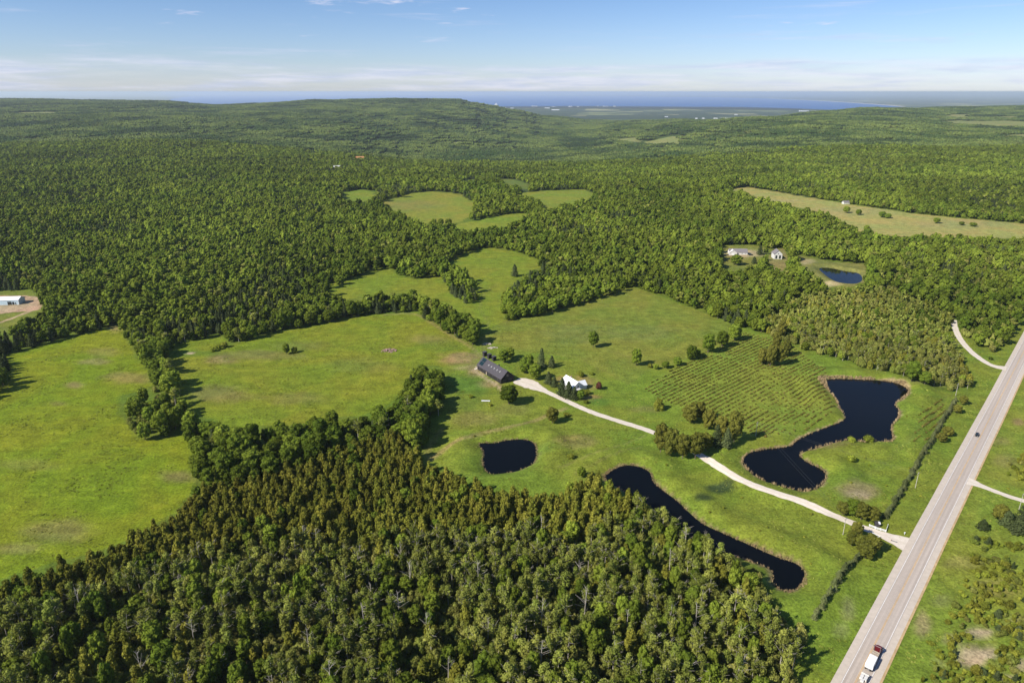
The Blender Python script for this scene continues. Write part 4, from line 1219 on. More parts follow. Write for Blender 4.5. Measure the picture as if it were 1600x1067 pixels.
def road_point(px, py, off):
    c = np.array(at(px, py)); s = (c - A0) @ RD; n = np.array([RD[1], -RD[0]]); return A0 + RD * s + n * off


RANG = math.atan2(RD[1], RD[0])


def wheel_at(t, x, y, r=.34, w_=.22):
    s = 1 if y > 0 else -1
    wl = MB().tube((x, y, r), (x, y - s * w_, r), r, r, 14).build('wheel', M['tyre'], t)
    MB().tube((x, y + s * .012, r), (x, y - s * .02, r), r * .58, r * .58, 10).build('rim', M['steel'], wl)


def car():
    p = road_point(1520, 679, -1.75); z = H1(*p) + .15
    t = thing('moving_car', 'small black car driving down the far lane of the highway', 'car', (p[0], p[1], z), RANG + math.pi)
    MB().hexa([(-2.2, -.88, .28), (2.2, -.88, .28), (2.2, .88, .28), (-2.2, .88, .28)], [(-2.15, -.86, .9), (2.1, -.84, .8), (2.1, .84, .8), (-2.15, .86, .9)]).build('body', M['car_black'], t)
    MB().hexa([(-2.0, -.84, .9), (.95, -.84, .83), (.95, .84, .83), (-2.0, .84, .9)], [(-1.5, -.68, 1.44), (.1, -.68, 1.46), (.1, .68, 1.46), (-1.5, .68, 1.44)]).build('cabin', M['glass'], t)
    MB().hexa([(-1.5, -.66, 1.45), (.1, -.66, 1.47), (.1, .66, 1.47), (-1.5, .66, 1.45)], [(-1.4, -.6, 1.5), (0, -.6, 1.52), (0, .6, 1.52), (-1.4, .6, 1.5)]).build('roof', M['car_black'], t)
    for x in (-1.35, 1.38):
        for y in (-.9, .9): wheel_at(t, x, y)
    for y in (-.6, .6):
        MB().box(2.08, 2.2, y - .2, y + .2, .55, .72).build('headlight', M['lamp'], t)
        MB().box(-2.22, -2.12, y - .2, y + .2, .6, .78).build('tail_light', M['red_paint'], t)
    for y in (-.98, .98): MB().box(.65, .85, y - .1, y + .1, .92, 1.05).build('mirror', M['car_black'], t)


car()


def truck():
    p = road_point(1355, 1036, 1.75); z = H1(*p) + .15
    t = thing('lorry', 'lorry with dark red cab and white box body driving up the highway', 'truck', (p[0], p[1], z), RANG)
    MB().box(-4.2, 8.6, -.45, .45, .75, 1.0).build('chassis', M['steel'], t)
    c0 = 2.0
    def hx(a, b): return MB().hexa([(x + c0, y, z_) for x, y, z_ in a], [(x + c0, y, z_) for x, y, z_ in b])
    cab = hx([(4.6, -1.2, .6), (6.5, -1.2, .6), (6.5, 1.2, .6), (4.6, 1.2, .6)], [(4.6, -1.2, 2.7), (6.1, -1.15, 2.7), (6.1, 1.15, 2.7), (4.6, 1.2, 2.7)]).build('cab', M['red_paint'], t)
    hx([(6.51, -1.0, 1.6), (6.53, -1.0, 1.6), (6.53, 1.0, 1.6), (6.51, 1.0, 1.6)], [(6.17, -1.0, 2.55), (6.3, -1.0, 2.55), (6.3, 1.0, 2.55), (6.17, 1.0, 2.55)]).build('windscreen', M['glass'], cab)
    hx([(6.5, -.95, .6), (8.1, -.8, .6), (8.1, .8, .6), (6.5, .95, .6)], [(6.55, -.9, 1.6), (8.0, -.7, 1.45), (8.0, .7, 1.45), (6.55, .9, 1.6)]).build('bonnet', M['red_paint'], t)
    MB().box(c0 + 5.0, c0 + 5.4, -1.0, 1.0, 2.72, 2.80).build('roof_hatch', M['lamp'], cab)
    MB().box(c0 + 4.62, c0 + 4.9, -1.1, 1.1, 2.72, 3.05).build('roof_fairing', M['red_paint'], cab)
    MB().box(c0 + 8.1, c0 + 8.25, -1.15, 1.15, .4, .8).build('bumper', M['steel'], t)
    for y in (-.85, .85): MB().box(c0 + 8.06, c0 + 8.16, y - .2, y + .2, .85, 1.1).build('headlight', M['lamp'], t)
    for y in (-1.45, 1.45): MB().box(c0 + 6.0, c0 + 6.15, y - .18, y + .18, 1.6, 2.2).build('mirror', M['steel'], t)
    for y in (-1.0, 1.0): MB().tube((c0 + 4.4, y, .9), (c0 + 4.4, y, 3.0), .09, .09, 8).build('exhaust_pipe', M['steel'], t)
    MB().box(2.0, 6.2, -1.15, 1.15, 1.001, 1.5).build('deck_plate', M['steel'], t)
    for x in (2.6, 3.6, 4.6, 5.6): MB().box(x - .12, x + .12, -1.1, 1.1, 1.501, 1.9).build('deck_frame', M['wood'], t)
    bx = MB().box(-3.6, 1.9, -1.28, 1.28, 1.2, 2.9).build('box_body', M['white'], t)
    MB().box(-3.7, 2.4, -1.33, 1.33, 1.02, 1.199).build('sill', M['steel'], t)
    for k in range(5):
        for s in (-1, 1): MB().box(-3.3 + k, -3.22 + k, s * 1.285 - .02, s * 1.285 + .02, 1.25, 2.86).build('rib', M['white'], bx)
    for x in (-2.9, -1.7, 5.2, 9.2):
        for y in (-1.2, 1.2): wheel_at(t, x, y, .5, .3)
    p = road_point(1341, 1066, 1.75); t2 = thing('flatbed_trailer', 'pale flatbed trailer with stacked load towed behind the white box lorry', 'trailer', (p[0], p[1], H1(*p) + .15), RANG, None)
    MB().box(-4, 3.4, -1.25, 1.25, .9, 1.1).build('bed', M['wood'], t2); MB().box(3.3, 3.42, -1.25, 1.25, 1.101, 2.0).build('headboard', M['white_wall'], t2)
    MB().hexa([(3.4, -.3, .75), (4.6, -.05, .7), (4.6, .05, .7), (3.4, .3, .75)], [(3.4, -.3, .9), (4.6, -.05, .85), (4.6, .05, .85), (3.4, .3, .9)]).build('drawbar', M['steel'], t2)
    for i, (x, y) in enumerate([(2.4, -.6), (2.4, .6), (1.2, -.6), (1.2, .6), (0, 0)]):
        cr = tag(MB().box(-.5, .5, -.5, .5, 0, .7).build('pallet_load', M['white_wall']), 'pale crate strapped on the flatbed trailer', 'crate', 'crates on the flatbed trailer')
        R2 = Matrix.Rotation(RANG, 3, 'Z'); q_ = R2 @ Vector((x, y, 0)); cr.location = (p[0] + q_.x, p[1] + q_.y, H1(*p) + .15 + 1.105); cr.rotation_euler = (0, 0, RANG)
    for x in (-2.4, -1.3):
        for y in (-1.2, 1.2): wheel_at(t2, x, y, .42, .28)


truck()


# ================================================================== PLANTS: scatter
def place(kind, x, y, sx, sz, rot, label, group=None, variant=0, cat=None, name=None, crown_mat=None, crown_mesh=None):
    k = K[kind]; t = link(name or k.name, None, None, None, (x, y, H1(x, y)), rot)
    t.scale = (sx, sx, sz); tag(t, label, cat or ('tree' if kind not in ('shrub', 'brush') else 'shrub'), group)
    c = link('crown', k.crown[variant % len(k.crown)], None, t); r_ = link('trunk' if kind not in ('shrub', 'brush') else 'stem', k.trunk[variant % len(k.trunk)], None, t)
    if crown_mesh is not None: c.data = crown_mesh[variant % len(crown_mesh)]
    if crown_mat is not None:
        c.data = c.data.copy(); c.data.materials.clear(); c.data.materials.append(crown_mat)
    return t


# zones that change the mix of species (photo px -> ground)
Z_CEDAR = atp([(-50,880),(0,905),(130,868),(270,805),(330,780),(400,765),(480,735),(560,705),(620,690),(648,715),(665,725),(790,768),(915,745),(990,775),(1010,800),(960,840),(900,850),(800,850),(640,850),(520,860),(400,850),(330,880),(240,900),(160,930),(60,960),(-50,990)])
Z_MIX = atp([(-400,1010),(-50,985),(60,960),(160,930),(240,900),(330,880),(400,850),(520,860),(640,850),(800,850),(960,840),(1010,800),(1100,840),(1190,900),(1230,960),(1265,975),(1240,1150),(-400,1500)])
Z_BRUSH = atp([(1180,510),(1240,470),(1330,450),(1420,465),(1490,500),(1500,545),(1535,605),(1495,615),(1400,592),(1300,562),(1220,535)])
Z_RUST = atp([(1300,430),(1400,400),(1600,400),(1800,420),(1600,500),(1570,550),(1520,550),(1480,490),(1400,470)])
Z_HEDGE = atp([(300,650),(345,640),(640,560),(700,560),(695,620),(680,680),(600,640),(520,700),(430,730),(330,760),(300,740)])
Z_BLOB = atp([(182,612),(262,600),(300,650),(300,690),(225,692),(190,660)])
Z_SPARSE = atp([(1060,340),(1200,340),(1290,370),(1250,400),(1120,380)])


def forest():
    cand = {k: [] for k in K}
    def put(kind, x, y, s, sz): cand[kind].append(np.stack([x, y, s, sz], 1))
    def free(x, y, h):
        """outside clearings, and with the top not standing in front of one"""
        z = base_h(x, y); f = h * .8 / np.maximum(CAM_H - z - h * .8, 20); x2, y2 = x * (1 + f), y * (1 + f)
        ok = ~(any_in(x, y, OPEN) | any_in(x2, y2, OPEN)); cl = any_in(x, y, CLUMP) & any_in(x2, y2, CLUMP)
        for g in POND_G.values(): ok &= ~inside(x, y, g)
        return ok | cl
    r = np.random.default_rng(3)
    # near fine grid, to 560 m
    x, y = jitter_grid(-560, 620, 130, 470, 3.9, 1); m = (abs(x) < y * .92 + 20); x, y = x[m], y[m]
    inC = inside(x, y, Z_CEDAR); inM = inside(x, y, Z_MIX)
    m = inC & free(x, y, 9); u = r.random(len(x))
    a = m & (u < .93); put('cedar', x[a], y[a], r.uniform(.8, 1.15, a.sum()), r.uniform(.75, 1.2, a.sum()))
    a = m & (u > .955); put('broad', x[a], y[a], r.uniform(.5, .8, a.sum()), r.uniform(.7, .95, a.sum()))
    nz = fbm(x / 30, y / 30, 77, 3)
    m = inM & free(x, y, 11)
    a = m & (u < .50) & (nz > -.25); put('poplar', x[a], y[a], r.uniform(.75, 1.25, a.sum()), r.uniform(.7, 1.1, a.sum()))
    a = m & (u >= .50) & (u < .62) & (nz < .2); put('cedar', x[a], y[a], r.uniform(.8, 1.1, a.sum()), r.uniform(.7, 1.1, a.sum()))
    a = m & (u >= .62) & (u < .76); put('broad', x[a], y[a], r.uniform(.45, .85, a.sum()), r.uniform(.65, 1.15, a.sum()))
    a = m & (u >= .76) & (u < .92); put('brush', x[a], y[a], r.uniform(.6, 1.1, a.sum()), r.uniform(.7, 1.5, a.sum()))
    x2, y2 = jitter_grid(-560, 620, 130, 470, 3.3, 14); m = (abs(x2) < y2 * .92 + 20) & inside(x2, y2, Z_MIX); x2, y2 = x2[m], y2[m]
    m = free(x2, y2, 5); x2, y2 = x2[m], y2[m]; put('brush', x2, y2, r.uniform(.6, 1.0, len(x2)), r.uniform(.5, 1.1, len(x2)))
    # brush swamp
    x, y = jitter_grid(100, 900, 350, 900, 4.2, 2); m = inside(x, y, Z_BRUSH) & free(x, y, 6); x, y = x[m], y[m]; u = r.random(len(x))
    a = u < .62; put('brush', x[a], y[a], r.uniform(.7, 1.2, a.sum()), r.uniform(.8, 1.5, a.sum()))
    a = (u >= .62) & (u < .8); put('poplar', x[a], y[a], r.uniform(.7, 1.1, a.sum()), r.uniform(.45, .75, a.sum()))
    a = (u >= .8) & (u < .9); put('cedar', x[a], y[a], r.uniform(.8, 1.1, a.sum()), r.uniform(.5, .8, a.sum()))
    a = (u >= .9) & (u < .96); put('broad', x[a], y[a], r.uniform(.5, .7, a.sum()), r.uniform(.5, .75, a.sum()))
    # general broadleaf forest
    for (y0, y1, sp, sd_) in ((130, 1300, 6.1, 4), (1300, 2600, 8.0, 5)):
        x, y = jitter_grid(-y1 * .95, y1 * .98, y0, y1, sp, sd_); m = (abs(x) < y * .88 + 40); x, y = x[m], y[m]
        m = ~inside(x, y, Z_CEDAR) & ~inside(x, y, Z_MIX) & ~inside(x, y, Z_BRUSH); x, y = x[m], y[m]
        m = free(x, y, 11); x, y = x[m], y[m]; u = r.random(len(x)); gx = fbm(x / 120, y / 120, 31, 3); rust = inside(x, y, Z_RUST)
        blob = inside(x, y, Z_BLOB); con = (gx < -.33) & (u < .5) | (u < .03)
        S0 = .92 if sp < 7 else 1.2
        rr = rust & (u < .45); put('brush', x[rr], y[rr], r.uniform(1.1, 1.8, rr.sum()), r.uniform(1.1, 1.8, rr.sum()))
        b2 = blob & (u < .55); put('brush', x[b2], y[b2], r.uniform(.9, 1.4, b2.sum()), r.uniform(.8, 1.3, b2.sum()))
        c2 = con & ~rr & ~b2; put('spruce', x[c2], y[c2], r.uniform(.9, 1.3, c2.sum()) * S0, r.uniform(.9, 1.25, c2.sum()))
        b3 = ~con & ~rr & ~b2
        # older, taller trees here and there; younger ones at edges
        s = (S0 * (1 + .25 * gx) * r.uniform(.58, 1.26, len(x)))
        pp = b3 & (r.random(len(x)) < .07); b3 &= ~pp; put('poplar', x[pp], y[pp], r.uniform(1.2, 1.7, pp.sum()), r.uniform(.8, 1.1, pp.sum()))
        b3 &= r.random(len(x)) < .965
        put('broad', x[b3], y[b3], s[b3], (s * r.uniform(.8, 1.25, len(x)) / (S0 if sp > 7 else 1))[b3])
    # scrub right of the highway
    x, y = jitter_grid(100, 700, 130, 800, 2.3, 9); px, py, _ = project(x, y, x * 0)
    s = (np.stack([x, y], 1) - A0) @ RD; off = (x - A0[0]) * RD[1] - (y - A0[1]) * RD[0]
    dens = sm(14, 26, off) * sm(-.22, .22, fbm(x / 22, y / 22, 61, 3) + .0030 * (py - 850)) * (px < 1900)
    gap = (seg_dist(x, y, D3) < 6) | (off < 13)
    for (dx_, dy_, rx, ry) in ((1520, 1025, 30, 26), (1530, 990, 24, 9), (1597, 1040, 12, 14)): gap |= (((px - dx_) / rx) ** 2 + ((py - dy_) / ry) ** 2 < 1)
    u = r.random(len(x)); m = (u < dens * .95) & ~gap; x, y = x[m], y[m]; u = r.random(len(x))
    a = u < .62; put('shrub', x[a], y[a], r.uniform(.5, 1.35, a.sum()), r.uniform(.4, 1.3, a.sum()))
    a = (u >= .62) & (u < .66); put('spruce', x[a], y[a], r.uniform(.3, .7, a.sum()), r.uniform(.2, .42, a.sum()))
    a = (u >= .70) & (u < .84); put('cedar', x[a], y[a], r.uniform(.4, .85, a.sum()), r.uniform(.16, .36, a.sum()))
    a = (u >= .84); put('brush', x[a], y[a], r.uniform(.35, .9, a.sum()), r.uniform(.3, .6, a.sum()))
    # loose shrubs in the open around the homestead and ponds
    P = atp([(700,620),(700,720),(760,760),(900,760),(1020,720),(1180,880),(1240,960),(1320,950),(1400,860),(1500,640),(1440,620),(1300,760),(1250,780),(1100,720),(1000,690),(860,660)])
    x, y = jitter_grid(-60, 400, 230, 520, 9, 12); m = inside(x, y, P) & (r.random(len(x)) < .14)
    for g in POND_G.values(): m &= pool_poly_sd(x, y, g) > 3
    m &= seg_dist(x, y, DRIVE) > 4; x, y = x[m], y[m]; put('shrub', x, y, r.uniform(.3, .7, len(x)), r.uniform(.3, .6, len(x)))
    return {k: np.vstack(v) for k, v in cand.items()}


LABELS = {
 'broad': ('leafy green broadleaf tree standing in the dense woodland', 'broadleaf trees of the woodland', 'broadleaf_woodland', 'dense broadleaf woodland covering the slopes'),
 'cedar': ('olive brown pointed cedar in the near cedar wood', 'cedars of the near wood', 'cedar_woodland', 'olive brown cedar wood'),
 'poplar': ('slender grey-green poplar with pale stem in the near mixed wood', 'poplars of the near mixed wood', 'poplar_woodland', 'grey-green poplar wood'),
 'spruce': ('dark green spruce growing among paler trees and scrub', 'spruces among other trees', 'spruce_woodland', 'dark spruces scattered through the forest'),
 'brush': ('bushy grey-green willow growing in thick low brush', 'willow bushes', 'willow_brush', 'thick grey-green willow brush'),
 'shrub': ('low yellow-green shrub growing in rough grass', 'low shrubs in rough grass', 'shrubbery', 'low shrubs in rough grass')}
CAND = forest()
KEEP = 290
for kd, A in CAND.items():
    x, y, s, sz = A.T; k = K[kd]; z = hgt(x, y)
    hh = {'broad': 11, 'cedar': 9.5, 'poplar': 13, 'spruce': 10.5, 'brush': 4.5, 'shrub': 2}[kd] * sz
    px, py, dep = project(x, y, z + hh * .6)
    inv = (px > -5) & (px < 1605) & (py > 60) & (py < 1075)
    sc_ = np.where(inv, hh * s / dep ** 2, 0)
    order = np.argsort(-sc_); top = order[:KEEP]; rest = order[KEEP:]
    lab, grp, nm, lab2 = LABELS[kd]; rr = np.random.default_rng(len(A))
    for j in top:
        if sc_[j] <= 0: continue
        t = link(k.name, None, None, None, (x[j], y[j], z[j] - .1), rr.uniform(0, 6.28)); t.scale = (s[j], s[j], sz[j])
        tag(t, lab, 'tree' if kd not in ('brush', 'shrub') else 'shrub', grp); v = int(rr.integers(len(k.crown)))
        link('crown', k.crown[v], None, t); link('trunk' if kd not in ('brush', 'shrub') else 'stem', k.trunk[v], None, t)
    d = np.hypot(x[rest], y[rest]); n = len(rest); near = d < 620
    nf = len(k.full); nl = len(k.lo); idx = np.where(near, rr.integers(0, nf, n), nf + rr.integers(0, nl, n))
    P = np.stack([x[rest], y[rest], z[rest] - .1], 1)
    scatter(nm, k.full + k.lo, P, rr.uniform(0, 6.28, n), np.stack([s[rest], s[rest], sz[rest]], 1), idx, lab2, 'woodland')

# far woodland
x, y = jitter_grid(-9500, 9500, 2590, 9800, 70, 21); m = (abs(x) < y * .86 + 60); x, y = x[m], y[m]
m = ~any_in(x, y + 12, FAR_OPEN) & ~any_in(x, y - 25, FAR_OPEN); x, y = x[m], y[m]
n = len(x); P = np.stack([x, y, base_h(x, y) - 1.5], 1)
scatter('far_woodland', PATCH, P, rng.integers(0, 4, n) * 1.5708 + rng.uniform(-.1, .1, n), np.tile([1.06, 1.06, 1.0], (n, 1)), rng.integers(0, 4, n), 'distant forest covering the hills and valley', 'woodland')


# ---- plantation rows
def rows():
    a = np.array(at(1040, 640)); b = np.array(at(1160, 580)); d = (b - a) / np.linalg.norm(b - a); n = np.array([-d[1], d[0]]); r = np.random.default_rng(4)
    X, Y, Sx = [], [], []
    P = atp([(1005,606),(1060,572),(1165,520),(1235,538),(1290,580),(1285,600),(1305,640),(1290,660),(1240,680),(1185,690),(1165,670),(1100,645),(1030,625)])
    P2 = atp([(1440,640),(1470,625),(1478,640),(1450,690),(1425,700),(1430,665)])
    for i in range(-60, 90):
        for j in np.arange(-240, 300, 1.35):
            p = a + n * (i * 3.5 + r.normal(0, .12)) + d * (j + r.normal(0, .3)); X.append(p[0]); Y.append(p[1])
    X = np.array(X); Y = np.array(Y); g = fbm(X / 18, Y / 18, 71, 3)
    m = (inside(X, Y, P) | inside(X, Y, P2)) & (r.random(len(X)) < np.clip(.78 + g * 1.1, .1, .97)); X, Y = X[m], Y[m]; k = len(X)
    v = [shrub_crown(i + 300, .8, .65, False) for i in range(3)]; ms = []
    for a_ in v: me = np_mesh('row_plant', *a_); me.materials.append(M['rowp']); ms.append(me)
    s = r.uniform(.8, 1.4, k); scatter('seedling_rows', ms, np.stack([X, Y, hgt(X, Y) - .05], 1), r.uniform(0, 6, k), np.stack([s, s, s], 1), r.integers(0, 3, k), 'long straight rows of olive seedlings in the planted field', 'seedlings')


M['rowp'] = foliage('seedling_foliage', (0.11, 0.11, 0.022), (0.17, 0.13, 0.035), 0.4, .03)
rows()


# ---- reeds round the ponds and grass tufts
def reeds():
    r = np.random.default_rng(8); X, Y, S_ = [], [], []
    for k_, wd, cnt in (('big', 4.5, 4500), ('long', 1.3, 1800), ('small', .7, 400)):
        g = POND_G[k_]; x = r.uniform(g[:, 0].min() - 8, g[:, 0].max() + 8, cnt * 9); y = r.uniform(g[:, 1].min() - 8, g[:, 1].max() + 8, cnt * 9)
        sd_ = pool_poly_sd(x, y, g); w_ = wd * (.55 + 1.1 * fbm(x / 11, y / 11, 45, 3))
        if k_ == 'big': w_ = w_ * (.12 + sm(BIGTOP - 22, BIGTOP - 6, y) * 1.1)
        m = (sd_ > -.4) & (sd_ < w_); x, y = x[m][:cnt], y[m][:cnt]; X.append(x); Y.append(y); S_.append(r.uniform(.6, 1.3, len(x)) * (1.2 if k_ == 'big' else .75))
    x = np.concatenate(X); y = np.concatenate(Y); s = np.concatenate(S_); ms = []
    for i in range(3): me = np_mesh('reed_tuft', *tuft(i + 5, 1.2, .7)); me.materials.append(M['reed']); ms.append(me)
    scatter('reeds', ms, np.stack([x, y, hgt(x, y) - .05], 1), r.uniform(0, 6, len(x)), np.stack([s, s, s], 1), r.integers(0, 3, len(x)), 'dry tan reeds fringing the ponds', 'reeds')
    # weeds and grass clumps
    n = 90000; y = 150 + (r.random(n) ** .7) * 430; x = r.uniform(-1, 1, n) * (y * .85)
    m = any_in(x, y, OPEN[:5]); g = fbm(x / 16, y / 16, 81, 3); m &= (r.random(n) < np.clip(.12 + g * 1.1, .01, .8))
    for gg in POND_G.values(): m &= ~inside(x, y, gg)
    off = (x - A0[0]) * RD[1] - (y - A0[1]) * RD[0]; m &= abs(off) > 8.5; m &= seg_dist(x, y, DRIVE) > 3; m &= seg_dist(x, y, D3) > 3; m &= seg_dist(x, y, D2) > 3.2
    x, y = x[m], y[m]; s = r.uniform(.5, 1.4, len(x)); ms = []
    for i in range(4): me = np_mesh('grass_tuft', *tuft(i + 25, .28, 1.1)); me.materials.append(M['grassy']); ms.append(me)
    scatter('meadow_grass', ms, np.stack([x, y, hgt(x, y) - .02], 1), r.uniform(0, 6, len(x)), np.stack([s, s, s], 1), r.integers(0, 4, len(x)), 'tufts of weeds and long grass in the fields', 'grass')


reeds()

# ---- dead snags standing out of the mixed wood
def snags():
    r = np.random.default_rng(31); ms = []
    for i in range(4):
        m = MB(); H = 11 + i; m.tube((0, 0, -.5), (.3, .1, H * .6), .2, .12); m.tube((.3, .1, H * .6), (.5, .3, H), .12, .03)
        for k in range(12):
            z = H * r.uniform(.35, .95); a = r.uniform(0, 6.28); L = (H - z) * .4 + .7; m.tube((.3, .1, z), (.3 + math.cos(a) * L, .1 + math.sin(a) * L, z + L * .7), .05, .02, 4)
        me = m.mesh('snag'); me.materials.append(M['pale_bark']); ms.append(me)
    x, y = jitter_grid(-300, 300, 180, 330, 17, 41); m = inside(x, y, Z_MIX) & (np.abs(x) < y * .8) & (r.random(len(x)) < .6) & ~any_in(x * 1.06, y * 1.06, OPEN)
    for a, b in zip(x[m], y[m]):
        o = link('dead_tree', ms[int(r.integers(4))], None, None, (a, b, H1(a, b)), r.uniform(0, 6)); sc = r.uniform(.9, 1.25); o.scale = (sc, sc, sc)
        tag(o, 'bare pale dead tree poking out of the near mixed wood', 'dead tree', 'dead trees of the near wood')


snags()

# ---- young spruce rows along the boundary
YOUNG = [np_mesh('young_spruce', *spruce_crown(700 + i, 11, 2.8, 6, 8)) for i in range(3)]
for m_ in YOUNG: m_.materials.append(M['young'])


def spruce_row(p, q_, spacing, label, group, n0):
    a = np.array(at(*p)); b = np.array(at(*q_)); L = np.linalg.norm(b - a); n = int(L / spacing); r = np.random.default_rng(n0); d = (b - a) / L; nn = np.array([-d[1], d[0]])
    for i in range(n):
        c = a + (b - a) * (i + .5) / n + nn * r.normal(0, .45); s = r.uniform(.42, .60)
        place('spruce', c[0], c[1], s, r.uniform(.24, .44), r.uniform(0, 6), label, group, int(r.integers(3)), crown_mesh=YOUNG)


spruce_row((1382, 812), (1492, 626), 3.7, 'young dark spruce in the long boundary row right of the big pond', 'young spruces in the row right of the big pond', 1)
spruce_row((1270, 974), (1338, 868), 3.3, 'young dark spruce in the boundary row between entrance trees and near wood', 'young spruces in the row below the entrance', 2)

